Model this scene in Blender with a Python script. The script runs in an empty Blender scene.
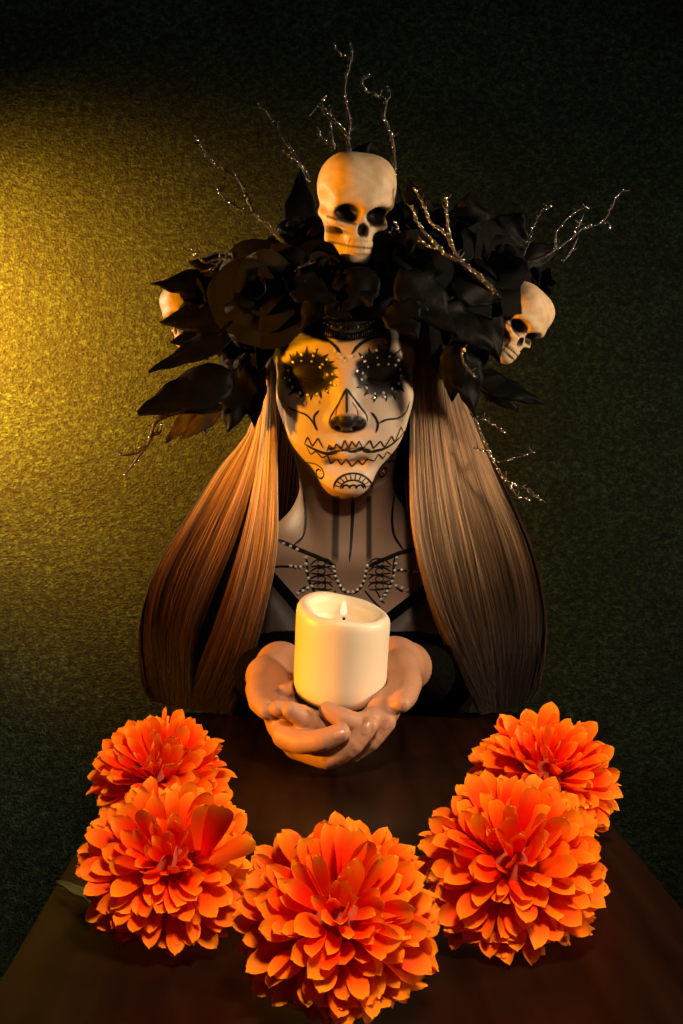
import bpy, bmesh, math, random
import numpy as np
from mathutils import Vector, Matrix
from mathutils.bvhtree import BVHTree

random.seed(7)
rng = np.random.default_rng(7)
scene = bpy.context.scene
COL = scene.collection

# ------------------------------------------------------------------ camera
F_PX = 1500.0            # focal length in pixels of a 683x1024 frame
CX, CY = 310.0, 453.0    # principal point (shift lens: camera stays level)
ZC = 1.0                 # camera height above the floor
cam_d = bpy.data.cameras.new('camera')
cam_d.sensor_fit = 'VERTICAL'
cam_d.sensor_height = 36.0
cam_d.lens = F_PX / 1024.0 * 36.0
cam_d.shift_x = (341.5 - CX) / 1024.0
cam_d.shift_y = -(512.0 - CY) / 1024.0
cam_d.clip_start = 0.05
cam = bpy.data.objects.new('camera', cam_d)
cam.location = (0, 0, ZC)
cam.rotation_euler = (math.pi / 2, 0, 0)
COL.objects.link(cam)
scene.camera = cam

# ------------------------------------------------------------------ world, lights, exposure
scene.view_settings.view_transform = 'Standard'
scene.view_settings.look = 'None'
scene.view_settings.gamma = 1.0
scene.view_settings.exposure = 0.0
scene.view_settings.use_curve_mapping = False
world = bpy.data.worlds.new('studio_dark')
scene.world = world
world.use_nodes = True
world.node_tree.nodes['Background'].inputs[0].default_value = (0.9, 0.8, 0.7, 1)
world.node_tree.nodes['Background'].inputs[1].default_value = 0.004


def lamp(name, typ, loc, target, energy, color, size=0.1, spot=None, blend=0.3, size_y=None):
    d = bpy.data.lights.new(name, typ)
    d.energy = energy
    d.color = color
    if typ == 'AREA':
        d.shape = 'RECTANGLE' if size_y else 'SQUARE'
        d.size = size
        if size_y:
            d.size_y = size_y
    else:
        d.shadow_soft_size = size
    if typ == 'SPOT':
        d.spot_size = math.radians(spot)
        d.spot_blend = blend
    o = bpy.data.objects.new(name, d)
    o.location = loc
    o.rotation_euler = (Vector(target) - Vector(loc)).to_track_quat('-Z', 'Y').to_euler()
    COL.objects.link(o)
    o['kind'] = 'helper'
    return o


# warm white key in front, to the right and above
lamp('key_lamp', 'SPOT', (1.27, 1.06, ZC + 0.24), (0.03, 1.30, ZC - 0.06), 80.0, (1.0, 0.74, 0.48), 0.11, 62, 0.55)
# gelled orange lamp from the other side
lamp('orange_lamp', 'SPOT', (-1.36, 0.98, ZC - 0.03), (0.0, 1.33, ZC - 0.04), 180.0, (1.0, 0.355, 0.004), 0.03, 34, 0.4)
# pale rim lamp from behind at the same side
lamp('rim_lamp', 'SPOT', (-1.0, 2.10, ZC + 0.24), (-0.09, 1.56, ZC + 0.09), 50.0, (1.0, 0.70, 0.42), 0.05, 26, 0.4)
# gelled lamp washing the backdrop
lamp('backdrop_lamp', 'SPOT', (-0.84, 2.14, ZC + 0.26), (-0.68, 2.4, ZC + 0.20), 155.0, (1.0, 0.39, 0.02), 0.05, 104, 1.0)
# weak fill added to bring out green on the other half of the backdrop
lamp('backdrop_fill', 'SPOT', (1.15, 1.45, ZC - 0.02), (0.30, 2.4, ZC - 0.10), 4.2, (1.0, 1.0, 0.72), 0.10, 84, 1.0)
# snooted fill added above the table front to brighten the flowers
lamp('table_fill', 'SPOT', (0.16, -0.05, ZC + 0.85), (0.03, 0.84, ZC - 0.22), 105.0, (1.0, 0.72, 0.46), 0.10, 34, 0.7)
# weak area fill added high up to lift the whole set
lamp('soft_fill', 'AREA', (0.75, 0.0, ZC + 1.0), (0.15, 1.9, ZC - 0.2), 1.8, (1.0, 0.88, 0.74), 0.8)
# narrow fill added to brighten the chest
lamp('chest_fill', 'SPOT', (0.10, 0.40, ZC + 0.70), (0.045, 1.6, ZC - 0.16), 40.0, (1.0, 0.78, 0.56), 0.06, 9.5, 0.7)


# ------------------------------------------------------------------ helpers
def P(px, py, d):
    """point at distance d in front of the lens, in metres"""
    return np.array([(px - CX) * d / F_PX, d, ZC + (CY - py) * d / F_PX])


def PV(px, py, d):
    return Vector(P(px, py, d))


def mat(name, color=(0.8, 0.8, 0.8), rough=0.5, metal=0.0, spec=0.5, **kw):
    m = bpy.data.materials.new(name)
    m.use_nodes = True
    b = m.node_tree.nodes['Principled BSDF']
    b.inputs['Base Color'].default_value = (*color, 1)
    b.inputs['Roughness'].default_value = rough
    b.inputs['Metallic'].default_value = metal
    b.inputs['Specular IOR Level'].default_value = spec
    for k, v in kw.items():
        b.inputs[k].default_value = v
    return m


def nodes(m):
    return m.node_tree.nodes, m.node_tree.links, m.node_tree.nodes['Principled BSDF']


def link_obj(name, data, parent=None):
    o = bpy.data.objects.new(name, data)
    COL.objects.link(o)
    if parent is not None:
        o.parent = parent
    return o


def empty(name, loc=(0, 0, 0)):
    o = bpy.data.objects.new(name, None)
    o.empty_display_size = 0.02
    o.location = loc
    COL.objects.link(o)
    return o


def tag(o, label=None, cat=None, group=None, kind=None):
    if label: o['label'] = label
    if cat: o['category'] = cat
    if group: o['group'] = group
    if kind: o['kind'] = kind
    return o


def mesh_np(name, V, Fc, material=None, smooth=True):
    """mesh from arrays: V (n,3), Fc (m,k) all faces with k corners"""
    V = np.ascontiguousarray(V, dtype=np.float32)
    Fc = np.ascontiguousarray(Fc, dtype=np.int32)
    m = bpy.data.meshes.new(name)
    k = Fc.shape[1]
    m.vertices.add(len(V)); m.vertices.foreach_set('co', V.ravel())
    m.loops.add(Fc.size); m.loops.foreach_set('vertex_index', Fc.ravel())
    m.polygons.add(len(Fc))
    m.polygons.foreach_set('loop_start', np.arange(0, Fc.size, k, dtype=np.int32))
    m.update(calc_edges=True)
    m.validate()
    if smooth:
        m.polygons.foreach_set('use_smooth', np.ones(len(m.polygons), dtype=bool))
    if material:
        m.materials.append(material)
    return m


def set_color(m, cols, name='Col'):
    a = m.color_attributes.new(name, 'FLOAT_COLOR', 'POINT')
    c = np.ones((len(m.vertices), 4), dtype=np.float32)
    c[:, :3] = cols
    a.data.foreach_set('color', c.ravel())


def bm_mesh(name, bm, material=None, smooth=False):
    m = bpy.data.meshes.new(name)
    bm.normal_update()
    bm.to_mesh(m); bm.free()
    if smooth:
        for p in m.polygons: p.use_smooth = True
    if material: m.materials.append(material)
    return m


def box_bm(cx, cy, cz, sx, sy, sz, bevel=0.0):
    bm = bmesh.new()
    bmesh.ops.create_cube(bm, size=1.0)
    bmesh.ops.scale(bm, vec=(sx, sy, sz), verts=bm.verts)
    if bevel:
        bmesh.ops.bevel(bm, geom=bm.edges[:], offset=bevel, segments=2, affect='EDGES')
    bmesh.ops.translate(bm, vec=(cx, cy, cz), verts=bm.verts)
    return bm


def catmull(pts, n):
    """n points evenly spaced along a smooth curve through pts"""
    pts = np.asarray(pts, float)
    p = np.vstack([2 * pts[0] - pts[1], pts, 2 * pts[-1] - pts[-2]])
    out = []
    for i in range(len(pts) - 1):
        a, b, c, d = p[i], p[i + 1], p[i + 2], p[i + 3]
        t = np.linspace(0, 1, 24, endpoint=False)[:, None]
        out.append(0.5 * ((2 * b) + (-a + c) * t + (2 * a - 5 * b + 4 * c - d) * t ** 2 + (-a + 3 * b - 3 * c + d) * t ** 3))
    out.append(pts[-1:])
    q = np.vstack(out)
    s = np.concatenate([[0], np.cumsum(np.linalg.norm(np.diff(q, axis=0), axis=1))])
    u = np.linspace(0, s[-1], n)
    return np.stack([np.interp(u, s, q[:, k]) for k in range(q.shape[1])], 1)


def tube_arrays(pts, radii, sides=6):
    pts = np.asarray(pts, float); n = len(pts)
    radii = np.broadcast_to(radii, (n,))
    T = np.gradient(pts, axis=0); T /= np.linalg.norm(T, axis=1)[:, None] + 1e-12
    ref = np.array([0.3, 0.9, 0.2]); ref /= np.linalg.norm(ref)
    A = np.cross(T, ref); A /= np.linalg.norm(A, axis=1)[:, None] + 1e-9
    B = np.cross(T, A)
    ang = np.arange(sides) * 2 * math.pi / sides
    V = pts[:, None] + radii[:, None, None] * (np.cos(ang)[None, :, None] * A[:, None] + np.sin(ang)[None, :, None] * B[:, None])
    V = V.reshape(-1, 3)
    i = np.arange(n - 1)[:, None] * sides; j = np.arange(sides)[None]; j2 = (j + 1) % sides
    Fq = np.stack([i + j, i + j2, i + sides + j2, i + sides + j], -1).reshape(-1, 4)
    return V, Fq


# ------------------------------------------------------------------ signed-distance modelling
class Field:
    """rectilinear grid of signed distances; each shape is blended in only near itself"""
    def __init__(self, xs, ys, zs):
        self.x, self.y, self.z = [np.asarray(a, np.float32) for a in (xs, ys, zs)]
        self.F = np.full((len(xs), len(ys), len(zs)), 1.0, np.float32)

    def sub(self, lo, hi):
        sl = []
        for a, l, h in zip((self.x, self.y, self.z), lo, hi):
            i0 = max(0, int(np.searchsorted(a, l)) - 1); i1 = min(len(a), int(np.searchsorted(a, h)) + 1)
            sl.append(slice(i0, max(i1, i0)))
        return tuple(sl), self.x[sl[0]][:, None, None], self.y[sl[1]][None, :, None], self.z[sl[2]][None, None, :]

    def blend(self, lo, hi, fn, k, op='add'):
        m = k + 0.012
        sl, X, Y, Z = self.sub(np.asarray(lo) - m, np.asarray(hi) + m)
        a = self.F[sl]
        if a.size == 0: return
        b = fn(X, Y, Z).astype(np.float32)
        if op == 'cut':
            b = -b
            h = np.maximum(k - np.abs(a - b), 0) / k
            self.F[sl] = np.maximum(a, b) + h * h * k * 0.25
        else:
            h = np.maximum(k - np.abs(a - b), 0) / k
            self.F[sl] = np.minimum(a, b) - h * h * k * 0.25

    def cone(self, a, b, ra, rb, k=0.01, op='add'):
        a = np.asarray(a, float); b = np.asarray(b, float); r = max(ra, rb)
        ab = b - a; L2 = float(ab @ ab) + 1e-12
        def fn(X, Y, Z):
            px, py, pz = X - a[0], Y - a[1], Z - a[2]
            t = np.clip((px * ab[0] + py * ab[1] + pz * ab[2]) / L2, 0, 1)
            return np.sqrt((px - t * ab[0]) ** 2 + (py - t * ab[1]) ** 2 + (pz - t * ab[2]) ** 2) - (ra + (rb - ra) * t)
        self.blend(np.minimum(a, b) - r, np.maximum(a, b) + r, fn, k, op)

    def ball(self, c, r, k=0.01, op='add'):
        self.cone(c, np.asarray(c) + 1e-6, r, r, k, op)

    def ell(self, c, rad, k=0.01, op='add', R=None):
        c = np.asarray(c, float); rad = np.asarray(rad, float)
        M = np.eye(3) if R is None else np.asarray(R)
        def fn(X, Y, Z):
            p = [X - c[0], Y - c[1], Z - c[2]]
            q = [(M[0][i] * p[0] + M[1][i] * p[1] + M[2][i] * p[2]) for i in range(3)]
            k0 = np.sqrt((q[0] / rad[0]) ** 2 + (q[1] / rad[1]) ** 2 + (q[2] / rad[2]) ** 2)
            k1 = np.sqrt((q[0] / rad[0] ** 2) ** 2 + (q[1] / rad[1] ** 2) ** 2 + (q[2] / rad[2] ** 2) ** 2)
            return k0 * (k0 - 1.0) / (k1 + 1e-6)
        r = rad.max() if R is not None else rad
        self.blend(c - r, c + r, fn, k, op)

    def mesh(self):
        """surface nets"""
        F = self.F; S = F < 0
        nx, ny, nz = F.shape
        cnt = np.zeros((nx - 1, ny - 1, nz - 1), np.uint8)
        for dx in (0, 1):
            for dy in (0, 1):
                for dz in (0, 1):
                    cnt += S[dx:nx - 1 + dx, dy:ny - 1 + dy, dz:nz - 1 + dz]
        I, J, K = np.nonzero((cnt > 0) & (cnt < 8))
        idx = np.full(cnt.shape, -1, np.int32); idx[I, J, K] = np.arange(len(I))
        pos = np.zeros((len(I), 3)); n = np.zeros(len(I))
        co = [(dx, dy, dz) for dx in (0, 1) for dy in (0, 1) for dz in (0, 1)]
        for a in range(8):
            for b in range(a + 1, 8):
                A, B = co[a], co[b]
                if sum(u != v for u, v in zip(A, B)) != 1: continue
                fa = F[I + A[0], J + A[1], K + A[2]]; fb = F[I + B[0], J + B[1], K + B[2]]
                m = (fa < 0) != (fb < 0)
                t = np.where(m, fa / np.where(m, fa - fb, 1), 0)
                pa = np.stack([self.x[I + A[0]], self.y[J + A[1]], self.z[K + A[2]]], 1)
                pb = np.stack([self.x[I + B[0]], self.y[J + B[1]], self.z[K + B[2]]], 1)
                p = pa + (pb - pa) * t[:, None]
                pos += np.where(m[:, None], p, 0); n += m
        pos /= n[:, None]
        quads = []
        for ax in range(3):
            sl0 = [slice(1, -1)] * 3; sl0[ax] = slice(0, -1)
            sl1 = [slice(1, -1)] * 3; sl1[ax] = slice(1, None)
            s0, s1 = S[tuple(sl0)], S[tuple(sl1)]
            for inside_first in (True, False):
                e = np.nonzero((s0 & ~s1) if inside_first else (~s0 & s1))
                g = [e[q] + (0 if q == ax else 1) for q in range(3)]
                u, v = (ax + 1) % 3, (ax + 2) % 3
                def cell(du, dv):
                    h = [g[0].copy(), g[1].copy(), g[2].copy()]
                    h[u] = h[u] - du; h[v] = h[v] - dv
                    return idx[h[0], h[1], h[2]]
                q = np.stack([cell(1, 1), cell(0, 1), cell(0, 0), cell(1, 0)], 1)
                quads.append(q if inside_first else q[:, ::-1])
        Q = np.vstack(quads)
        return pos, Q[(Q >= 0).all(1)]


def axis_grid(lo, hi, fine_ranges, fine, coarse):
    out = [lo]
    while out[-1] < hi:
        p = out[-1]
        dist = min([0 if a <= p <= b else min(abs(p - a), abs(p - b)) for a, b in fine_ranges])
        out.append(p + min(coarse, fine + dist * 0.12))
    return np.array(out)


def smooth_mesh(V, Q, it=1, lam=0.5):
    for _ in range(it):
        acc = np.zeros_like(V); n = np.zeros(len(V))
        for a, b in ((0, 1), (1, 2), (2, 3), (3, 0)):
            np.add.at(acc, Q[:, a], V[Q[:, b]]); np.add.at(n, Q[:, a], 1)
            np.add.at(acc, Q[:, b], V[Q[:, a]]); np.add.at(n, Q[:, b], 1)
        V = V + lam * (acc / np.maximum(n, 1)[:, None] - V)
    return V


# ------------------------------------------------------------------ materials
def wall_material():
    m = mat('green_fabric', (0.03, 0.05, 0.03), 0.55, 0.0, 0.7)
    N, L, b = nodes(m)
    tc = N.new('ShaderNodeTexCoord')
    mp = N.new('ShaderNodeMapping'); mp.inputs['Scale'].default_value = (1.0, 1.0, 1.25)
    L.new(tc.outputs['Object'], mp.inputs[0])
    n1 = N.new('ShaderNodeTexNoise'); n1.inputs['Scale'].default_value = 90; n1.inputs['Detail'].default_value = 6; n1.inputs['Roughness'].default_value = 0.8
    n2 = N.new('ShaderNodeTexNoise'); n2.inputs['Scale'].default_value = 9; n2.inputs['Detail'].default_value = 5
    n3 = N.new('ShaderNodeTexVoronoi'); n3.inputs['Scale'].default_value = 260
    for n in (n1, n2, n3): L.new(mp.outputs[0], n.inputs['Vector'])
    r = N.new('ShaderNodeValToRGB')
    r.color_ramp.elements[0].position = 0.43; r.color_ramp.elements[0].color = (0.009, 0.020, 0.010, 1)
    r.color_ramp.elements[1].position = 0.62; r.color_ramp.elements[1].color = (0.105, 0.185, 0.070, 1)
    L.new(n1.outputs['Fac'], r.inputs[0])
    mx = N.new('ShaderNodeMixRGB'); mx.blend_type = 'MULTIPLY'; mx.inputs[0].default_value = 0.75
    r2 = N.new('ShaderNodeValToRGB')
    r2.color_ramp.elements[0].position = 0.32; r2.color_ramp.elements[0].color = (0.40, 0.42, 0.40, 1)
    r2.color_ramp.elements[1].position = 0.68; r2.color_ramp.elements[1].color = (1, 1, 1, 1)
    L.new(n2.outputs['Fac'], r2.inputs[0])
    L.new(r.outputs[0], mx.inputs[1]); L.new(r2.outputs[0], mx.inputs[2])
    mg = N.new('ShaderNodeMixRGB'); mg.blend_type = 'MULTIPLY'; mg.inputs[0].default_value = 1.0
    rg = N.new('ShaderNodeMapRange'); rg.inputs['To Min'].default_value = 0.25; rg.inputs['To Max'].default_value = 1.7
    sp = N.new('ShaderNodeSeparateColor'); L.new(n3.outputs['Color'], sp.inputs[0]); L.new(sp.outputs[0], rg.inputs[0])
    L.new(mx.outputs[0], mg.inputs[1]); L.new(rg.outputs[0], mg.inputs[2])
    L.new(mg.outputs[0], b.inputs['Base Color'])
    ad = N.new('ShaderNodeMath'); ad.operation = 'MULTIPLY_ADD'; ad.inputs[1].default_value = 0.35
    L.new(n3.outputs['Distance'], ad.inputs[0]); L.new(n1.outputs['Fac'], ad.inputs[2])
    bp = N.new('ShaderNodeBump'); bp.inputs['Strength'].default_value = 1.0; bp.inputs['Distance'].default_value = 0.004
    L.new(ad.outputs[0], bp.inputs['Height']); L.new(bp.outputs[0], b.inputs['Normal'])
    return m


def wood_material():
    m = mat('dark_lacquered_wood', (0.02, 0.008, 0.004), 0.22, 0.0, 0.05)
    N, L, b = nodes(m)
    tc = N.new('ShaderNodeTexCoord')
    mp = N.new('ShaderNodeMapping'); mp.inputs['Scale'].default_value = (18, 1.2, 18)
    L.new(tc.outputs['Object'], mp.inputs[0])
    n1 = N.new('ShaderNodeTexNoise'); n1.inputs['Scale'].default_value = 3.5; n1.inputs['Detail'].default_value = 6
    L.new(mp.outputs[0], n1.inputs['Vector'])
    r = N.new('ShaderNodeValToRGB')
    r.color_ramp.elements[0].position = 0.3; r.color_ramp.elements[0].color = (0.004, 0.0016, 0.001, 1)
    r.color_ramp.elements[1].position = 0.75; r.color_ramp.elements[1].color = (0.016, 0.006, 0.003, 1)
    L.new(n1.outputs['Fac'], r.inputs[0]); L.new(r.outputs[0], b.inputs['Base Color'])
    n2 = N.new('ShaderNodeTexNoise'); n2.inputs['Scale'].default_value = 14; n2.inputs['Detail'].default_value = 4
    L.new(tc.outputs['Object'], n2.inputs['Vector'])
    rr = N.new('ShaderNodeMapRange'); rr.inputs['To Min'].default_value = 0.30; rr.inputs['To Max'].default_value = 0.55
    L.new(n2.outputs['Fac'], rr.inputs[0]); L.new(rr.outputs[0], b.inputs['Roughness'])
    return m


def vcol_material(name, rough, spec, sss=0.0, radius=(0.01, 0.004, 0.002), bump=0.0, bscale=300):
    m = mat(name, (0.8, 0.8, 0.8), rough, 0.0, spec)
    N, L, b = nodes(m)
    a = N.new('ShaderNodeVertexColor'); a.layer_name = 'Col'
    L.new(a.outputs[0], b.inputs['Base Color'])
    if sss:
        b.inputs['Subsurface Weight'].default_value = sss
        b.inputs['Subsurface Radius'].default_value = radius
        b.inputs['Subsurface Scale'].default_value = 1.0
    if bump:
        tc = N.new('ShaderNodeTexCoord'); n = N.new('ShaderNodeTexNoise'); n.inputs['Scale'].default_value = bscale; n.inputs['Detail'].default_value = 3
        L.new(tc.outputs['Object'], n.inputs['Vector'])
        bp = N.new('ShaderNodeBump'); bp.inputs['Strength'].default_value = bump; bp.inputs['Distance'].default_value = 0.002
        L.new(n.outputs['Fac'], bp.inputs['Height']); L.new(bp.outputs[0], b.inputs['Normal'])
    return m


def noisy_material(name, c0, c1, scale, rough, spec=0.5, bump=0.2, metal=0.0, dist=0.002):
    m = mat(name, c0, rough, metal, spec)
    N, L, b = nodes(m)
    tc = N.new('ShaderNodeTexCoord'); n = N.new('ShaderNodeTexNoise'); n.inputs['Scale'].default_value = scale; n.inputs['Detail'].default_value = 5
    L.new(tc.outputs['Object'], n.inputs['Vector'])
    r = N.new('ShaderNodeValToRGB')
    r.color_ramp.elements[0].position = 0.35; r.color_ramp.elements[0].color = (*c0, 1)
    r.color_ramp.elements[1].position = 0.7; r.color_ramp.elements[1].color = (*c1, 1)
    L.new(n.outputs['Fac'], r.inputs[0]); L.new(r.outputs[0], b.inputs['Base Color'])
    bp = N.new('ShaderNodeBump'); bp.inputs['Strength'].default_value = bump; bp.inputs['Distance'].default_value = dist
    L.new(n.outputs['Fac'], bp.inputs['Height']); L.new(bp.outputs[0], b.inputs['Normal'])
    return m


M_WALL = wall_material()
M_WOOD = wood_material()
M_FLOOR = noisy_material('dark_floor_boards', (0.015, 0.012, 0.010), (0.03, 0.024, 0.02), 8, 0.6)
M_SKIN = vcol_material('painted_skin', 0.48, 0.28, 0.12, (0.008, 0.003, 0.0015), 0.10, 420)
M_PAINT = mat('black_body_paint', (0.006, 0.0055, 0.005), 0.5, 0.0, 0.4)
M_PAINT_BROWN = mat('brown_body_paint', (0.05, 0.022, 0.014), 0.55, 0.0, 0.3)
M_STONE = mat('silver_rhinestone', (0.9, 0.88, 0.84), 0.15, 0.25, 1.0)
M_PEARL = mat('silver_pearl', (0.85, 0.80, 0.72), 0.2, 0.2, 0.9)
M_CLOTH = noisy_material('black_cloth', (0.0025, 0.0025, 0.0025), (0.006, 0.0055, 0.005), 220, 0.9, 0.0, 0.3)
M_NAIL = mat('fingernail', (0.46, 0.23, 0.16), 0.3, 0.0, 0.6)
M_ROSE = noisy_material('black_fabric_petal', (0.0014, 0.0012, 0.0012), (0.004, 0.0033, 0.003), 90, 0.36, 0.09, 0.6)
M_LEAF = noisy_material('black_fabric_leaf', (0.0014, 0.0014, 0.0014), (0.0032, 0.003, 0.0028), 70, 0.55, 0.08, 0.6)
M_LEAF_BROWN = noisy_material('brown_gauze_petal', (0.012, 0.007, 0.004), (0.04, 0.022, 0.011), 60, 0.6, 0.3, 0.3)
M_TWIG = noisy_material('black_twig', (0.012, 0.009, 0.008), (0.035, 0.025, 0.02), 260, 0.4, 0.6, 0.9)
M_GLITTER = mat('silver_glitter', (0.85, 0.80, 0.78), 0.18, 1.0, 0.8)
M_BONE = vcol_material('aged_plastic_bone', 0.5, 0.22, 0.12, (0.006, 0.003, 0.002), 0.3, 90)
M_HAIR = None  # below


def hair_material():
    m = mat('ombre_hair', (0.5, 0.4, 0.3), 0.42, 0.0, 0.28)
    N, L, b = nodes(m)
    a = N.new('ShaderNodeVertexColor'); a.layer_name = 'Col'
    L.new(a.outputs[0], b.inputs['Base Color'])
    tr = N.new('ShaderNodeBsdfTranslucent'); mx = N.new('ShaderNodeMixShader'); mx.inputs[0].default_value = 0.45
    L.new(a.outputs[0], tr.inputs['Color'])
    out = [n for n in N if n.type == 'OUTPUT_MATERIAL'][0]
    L.new(b.outputs[0], mx.inputs[1]); L.new(tr.outputs[0], mx.inputs[2]); L.new(mx.outputs[0], out.inputs[0])
    return m


M_HAIR = hair_material()

# ------------------------------------------------------------------ the setting
ZT = ZC - 0.259          # table top
bm = bmesh.new()
bmesh.ops.create_grid(bm, x_segments=1, y_segments=1, size=1.0)
bmesh.ops.scale(bm, vec=(2.6, 1.5, 1), verts=bm.verts)
bmesh.ops.rotate(bm, matrix=Matrix.Rotation(math.radians(90), 3, 'X'), verts=bm.verts)
bmesh.ops.translate(bm, vec=(0, 2.4, 1.4), verts=bm.verts)
wall = link_obj('wall_back', bm_mesh('wall_back', bm, M_WALL)); tag(wall, 'dark green shimmering fabric backdrop wall', kind='structure')
fl = link_obj('floor', bm_mesh('floor', box_bm(0, 0.9, -0.02, 5.2, 3.2, 0.04), M_FLOOR)); tag(fl, 'dark studio floor under the table', kind='structure')

# ------------------------------------------------------------------ table
TX0, TX1, TY0, TY1 = -0.154, 0.214, 0.50, 1.50
table = empty('wooden_table', ((TX0 + TX1) / 2, 1.0, 0))
tag(table, 'narrow dark brown lacquered wooden table with glossy top', 'table')
tl = Vector(table.location)


def tpart(name, bm):
    bmesh.ops.translate(bm, vec=-tl, verts=bm.verts)
    return link_obj(name, bm_mesh(name, bm, M_WOOD), table)


tpart('table_top', box_bm((TX0 + TX1) / 2, 1.0, ZT - 0.014, TX1 - TX0, TY1 - TY0, 0.028, 0.004))
for lx in (TX0 + 0.03, TX1 - 0.03):
    for ly in (TY0 + 0.03, TY1 - 0.03):
        tpart('leg', box_bm(lx, ly, (ZT - 0.028) / 2, 0.035, 0.035, ZT - 0.028, 0.003))
for lx in (TX0 + 0.03, TX1 - 0.03):
    tpart('apron', box_bm(lx, 1.0, ZT - 0.058, 0.018, TY1 - TY0 - 0.095, 0.06, 0.002))
tpart('apron', box_bm((TX0 + TX1) / 2, TY0 + 0.03, ZT - 0.058, TX1 - TX0 - 0.095, 0.018, 0.06, 0.002))
tpart('apron', box_bm((TX0 + TX1) / 2, TY1 - 0.03, ZT - 0.058, TX1 - TX0 - 0.095, 0.018, 0.06, 0.002))

# ------------------------------------------------------------------ candle
CAN_R, CAN_H = 0.0385, 0.083
CAN_C = PV(339, 696, 1.245)     # centre of the candle's foot
CAN_ROT = Matrix.Rotation(math.radians(14), 4, 'X') @ Matrix.Rotation(math.radians(2.5), 4, 'Y')
candle = empty('candle', CAN_C)
candle.rotation_euler = CAN_ROT.to_euler()
tag(candle, 'lit cream pillar candle with hollowed top resting in the cupped hands', 'candle')
m_wax = mat('cream_wax', (0.78, 0.66, 0.49), 0.42, 0.0, 0.4)
_b = m_wax.node_tree.nodes['Principled BSDF']
_b.inputs['Subsurface Weight'].default_value = 0.06
_b.inputs['Subsurface Radius'].default_value = (0.010, 0.006, 0.002)
_b.inputs['Subsurface Scale'].default_value = 1.0
prof = [(0.0, 0.0, 0), (0.026, 0.0, 0), (0.0325, 0.0012, 0), (0.0365, 0.005, 0), (0.0380, 0.011, 0), (0.0385, 0.02, 0), (0.0385, 0.035, 0), (0.0385, 0.05, 0), (0.0387, 0.066, .4), (0.0387, 0.075, .8),
        (0.0380, 0.0795, 1), (0.0365, 0.0822, 1), (0.0345, 0.083, 1), (0.0320, 0.0828, 1), (0.0295, 0.081, 1), (0.0275, 0.0775, .9), (0.0268, 0.0745, .7), (0.0272, 0.0725, .6), (0.0262, 0.0700, .5), (0.0266, 0.0680, .4),
        (0.0255, 0.0655, .3), (0.0235, 0.0640, .2), (0.015, 0.0632, .1), (0.0, 0.0630, 0)]
NS = 72
V = []; Fq = []
for (r, z, w) in prof:
    for i in range(NS):
        a = 2 * math.pi * i / NS
        # rim worn lower at one side, thick lip uneven
        dz = w * (-0.0045 * math.cos(a - 0.1) - 0.0012 * math.sin(2 * a + 0.5) - 0.0006 * math.sin(5 * a))
        dr = (0.0010 * math.sin(3 * a + 1) + 0.0007 * math.sin(5 * a)) * (w if r < 0.03 else 0.15)
        rr = max(r + (dr if r > 0.01 else 0), 0.0)
        V.append((rr * math.cos(a), rr * math.sin(a), (z + dz) * 0.93))
for k in range(len(prof) - 1):
    for i in range(NS):
        j = (i + 1) % NS
        Fq.append((k * NS + i, k * NS + j, (k + 1) * NS + j, (k + 1) * NS + i))
link_obj('wax_body', mesh_np('wax_body', np.array(V), np.array(Fq), m_wax), candle)
wk = catmull([(0, 0, 0.0575), (0.0003, 0, 0.063), (0.0008, -0.0005, 0.0675), (0.0003, -0.0008, 0.0705)], 10)
tv, tf = tube_arrays(wk, np.linspace(0.0011, 0.0012, 10), 8)
link_obj('wick', mesh_np('wick', tv, tf, mat('charred_wick', (0.01, 0.008, 0.006), 0.8)), candle)
m_fl = bpy.data.materials.new('flame'); m_fl.use_nodes = True
_N = m_fl.node_tree.nodes; _L = m_fl.node_tree.links
for n in list(_N): _N.remove(n)
_e = _N.new('ShaderNodeEmission'); _o = _N.new('ShaderNodeOutputMaterial')
_e.inputs[1].default_value = 1.15
_tc = _N.new('ShaderNodeTexCoord'); _sx = _N.new('ShaderNodeSeparateXYZ'); _r = _N.new('ShaderNodeValToRGB')
_L.new(_tc.outputs['Generated'], _sx.inputs[0]); _L.new(_sx.outputs[2], _r.inputs[0])
_r.color_ramp.elements[0].position = 0.0; _r.color_ramp.elements[0].color = (0.55, 0.22, 0.05, 1)
_r.color_ramp.elements[1].position = 0.25; _r.color_ramp.elements[1].color = (1.0, 0.80, 0.50, 1)
e2 = _r.color_ramp.elements.new(0.75); e2.color = (1.0, 0.85, 0.52, 1)
e3 = _r.color_ramp.elements.new(1.0); e3.color = (1.0, 0.55, 0.16, 1)
_L.new(_r.outputs[0], _e.inputs[0]); _L.new(_e.outputs[0], _o.inputs[0])
fp = [(0.0, 0), (0.0016, 0.0006), (0.0027, 0.003), (0.0030, 0.006), (0.0027, 0.0095), (0.0019, 0.0135), (0.0010, 0.017), (0.0004, 0.0195), (0.0, 0.021)]
V = [(r * math.cos(i * math.pi / 8) + 0.0002, r * math.sin(i * math.pi / 8) - 0.0008, 0.0695 + z * 0.8) for (r, z) in fp for i in range(16)]
Fq = [(k * 16 + i, k * 16 + (i + 1) % 16, (k + 1) * 16 + (i + 1) % 16, (k + 1) * 16 + i) for k in range(len(fp) - 1) for i in range(16)]
link_obj('flame', mesh_np('flame', np.array(V), np.array(Fq), m_fl), candle)
fl_l = bpy.data.lights.new('flame_light', 'POINT'); fl_l.energy = 0.018; fl_l.color = (1.0, 0.62, 0.22); fl_l.shadow_soft_size = 0.004
fo = link_obj('flame_light', fl_l, candle); fo.location = (0.0002, -0.0008, 0.083); fo['kind'] = 'helper'

# ------------------------------------------------------------------ person: one continuous body
PITCH = math.radians(12); HS = 1.06e-3
HC, HSN = math.cos(PITCH), math.sin(PITCH)
H0 = P(345.5, 374, 1.525)


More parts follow.
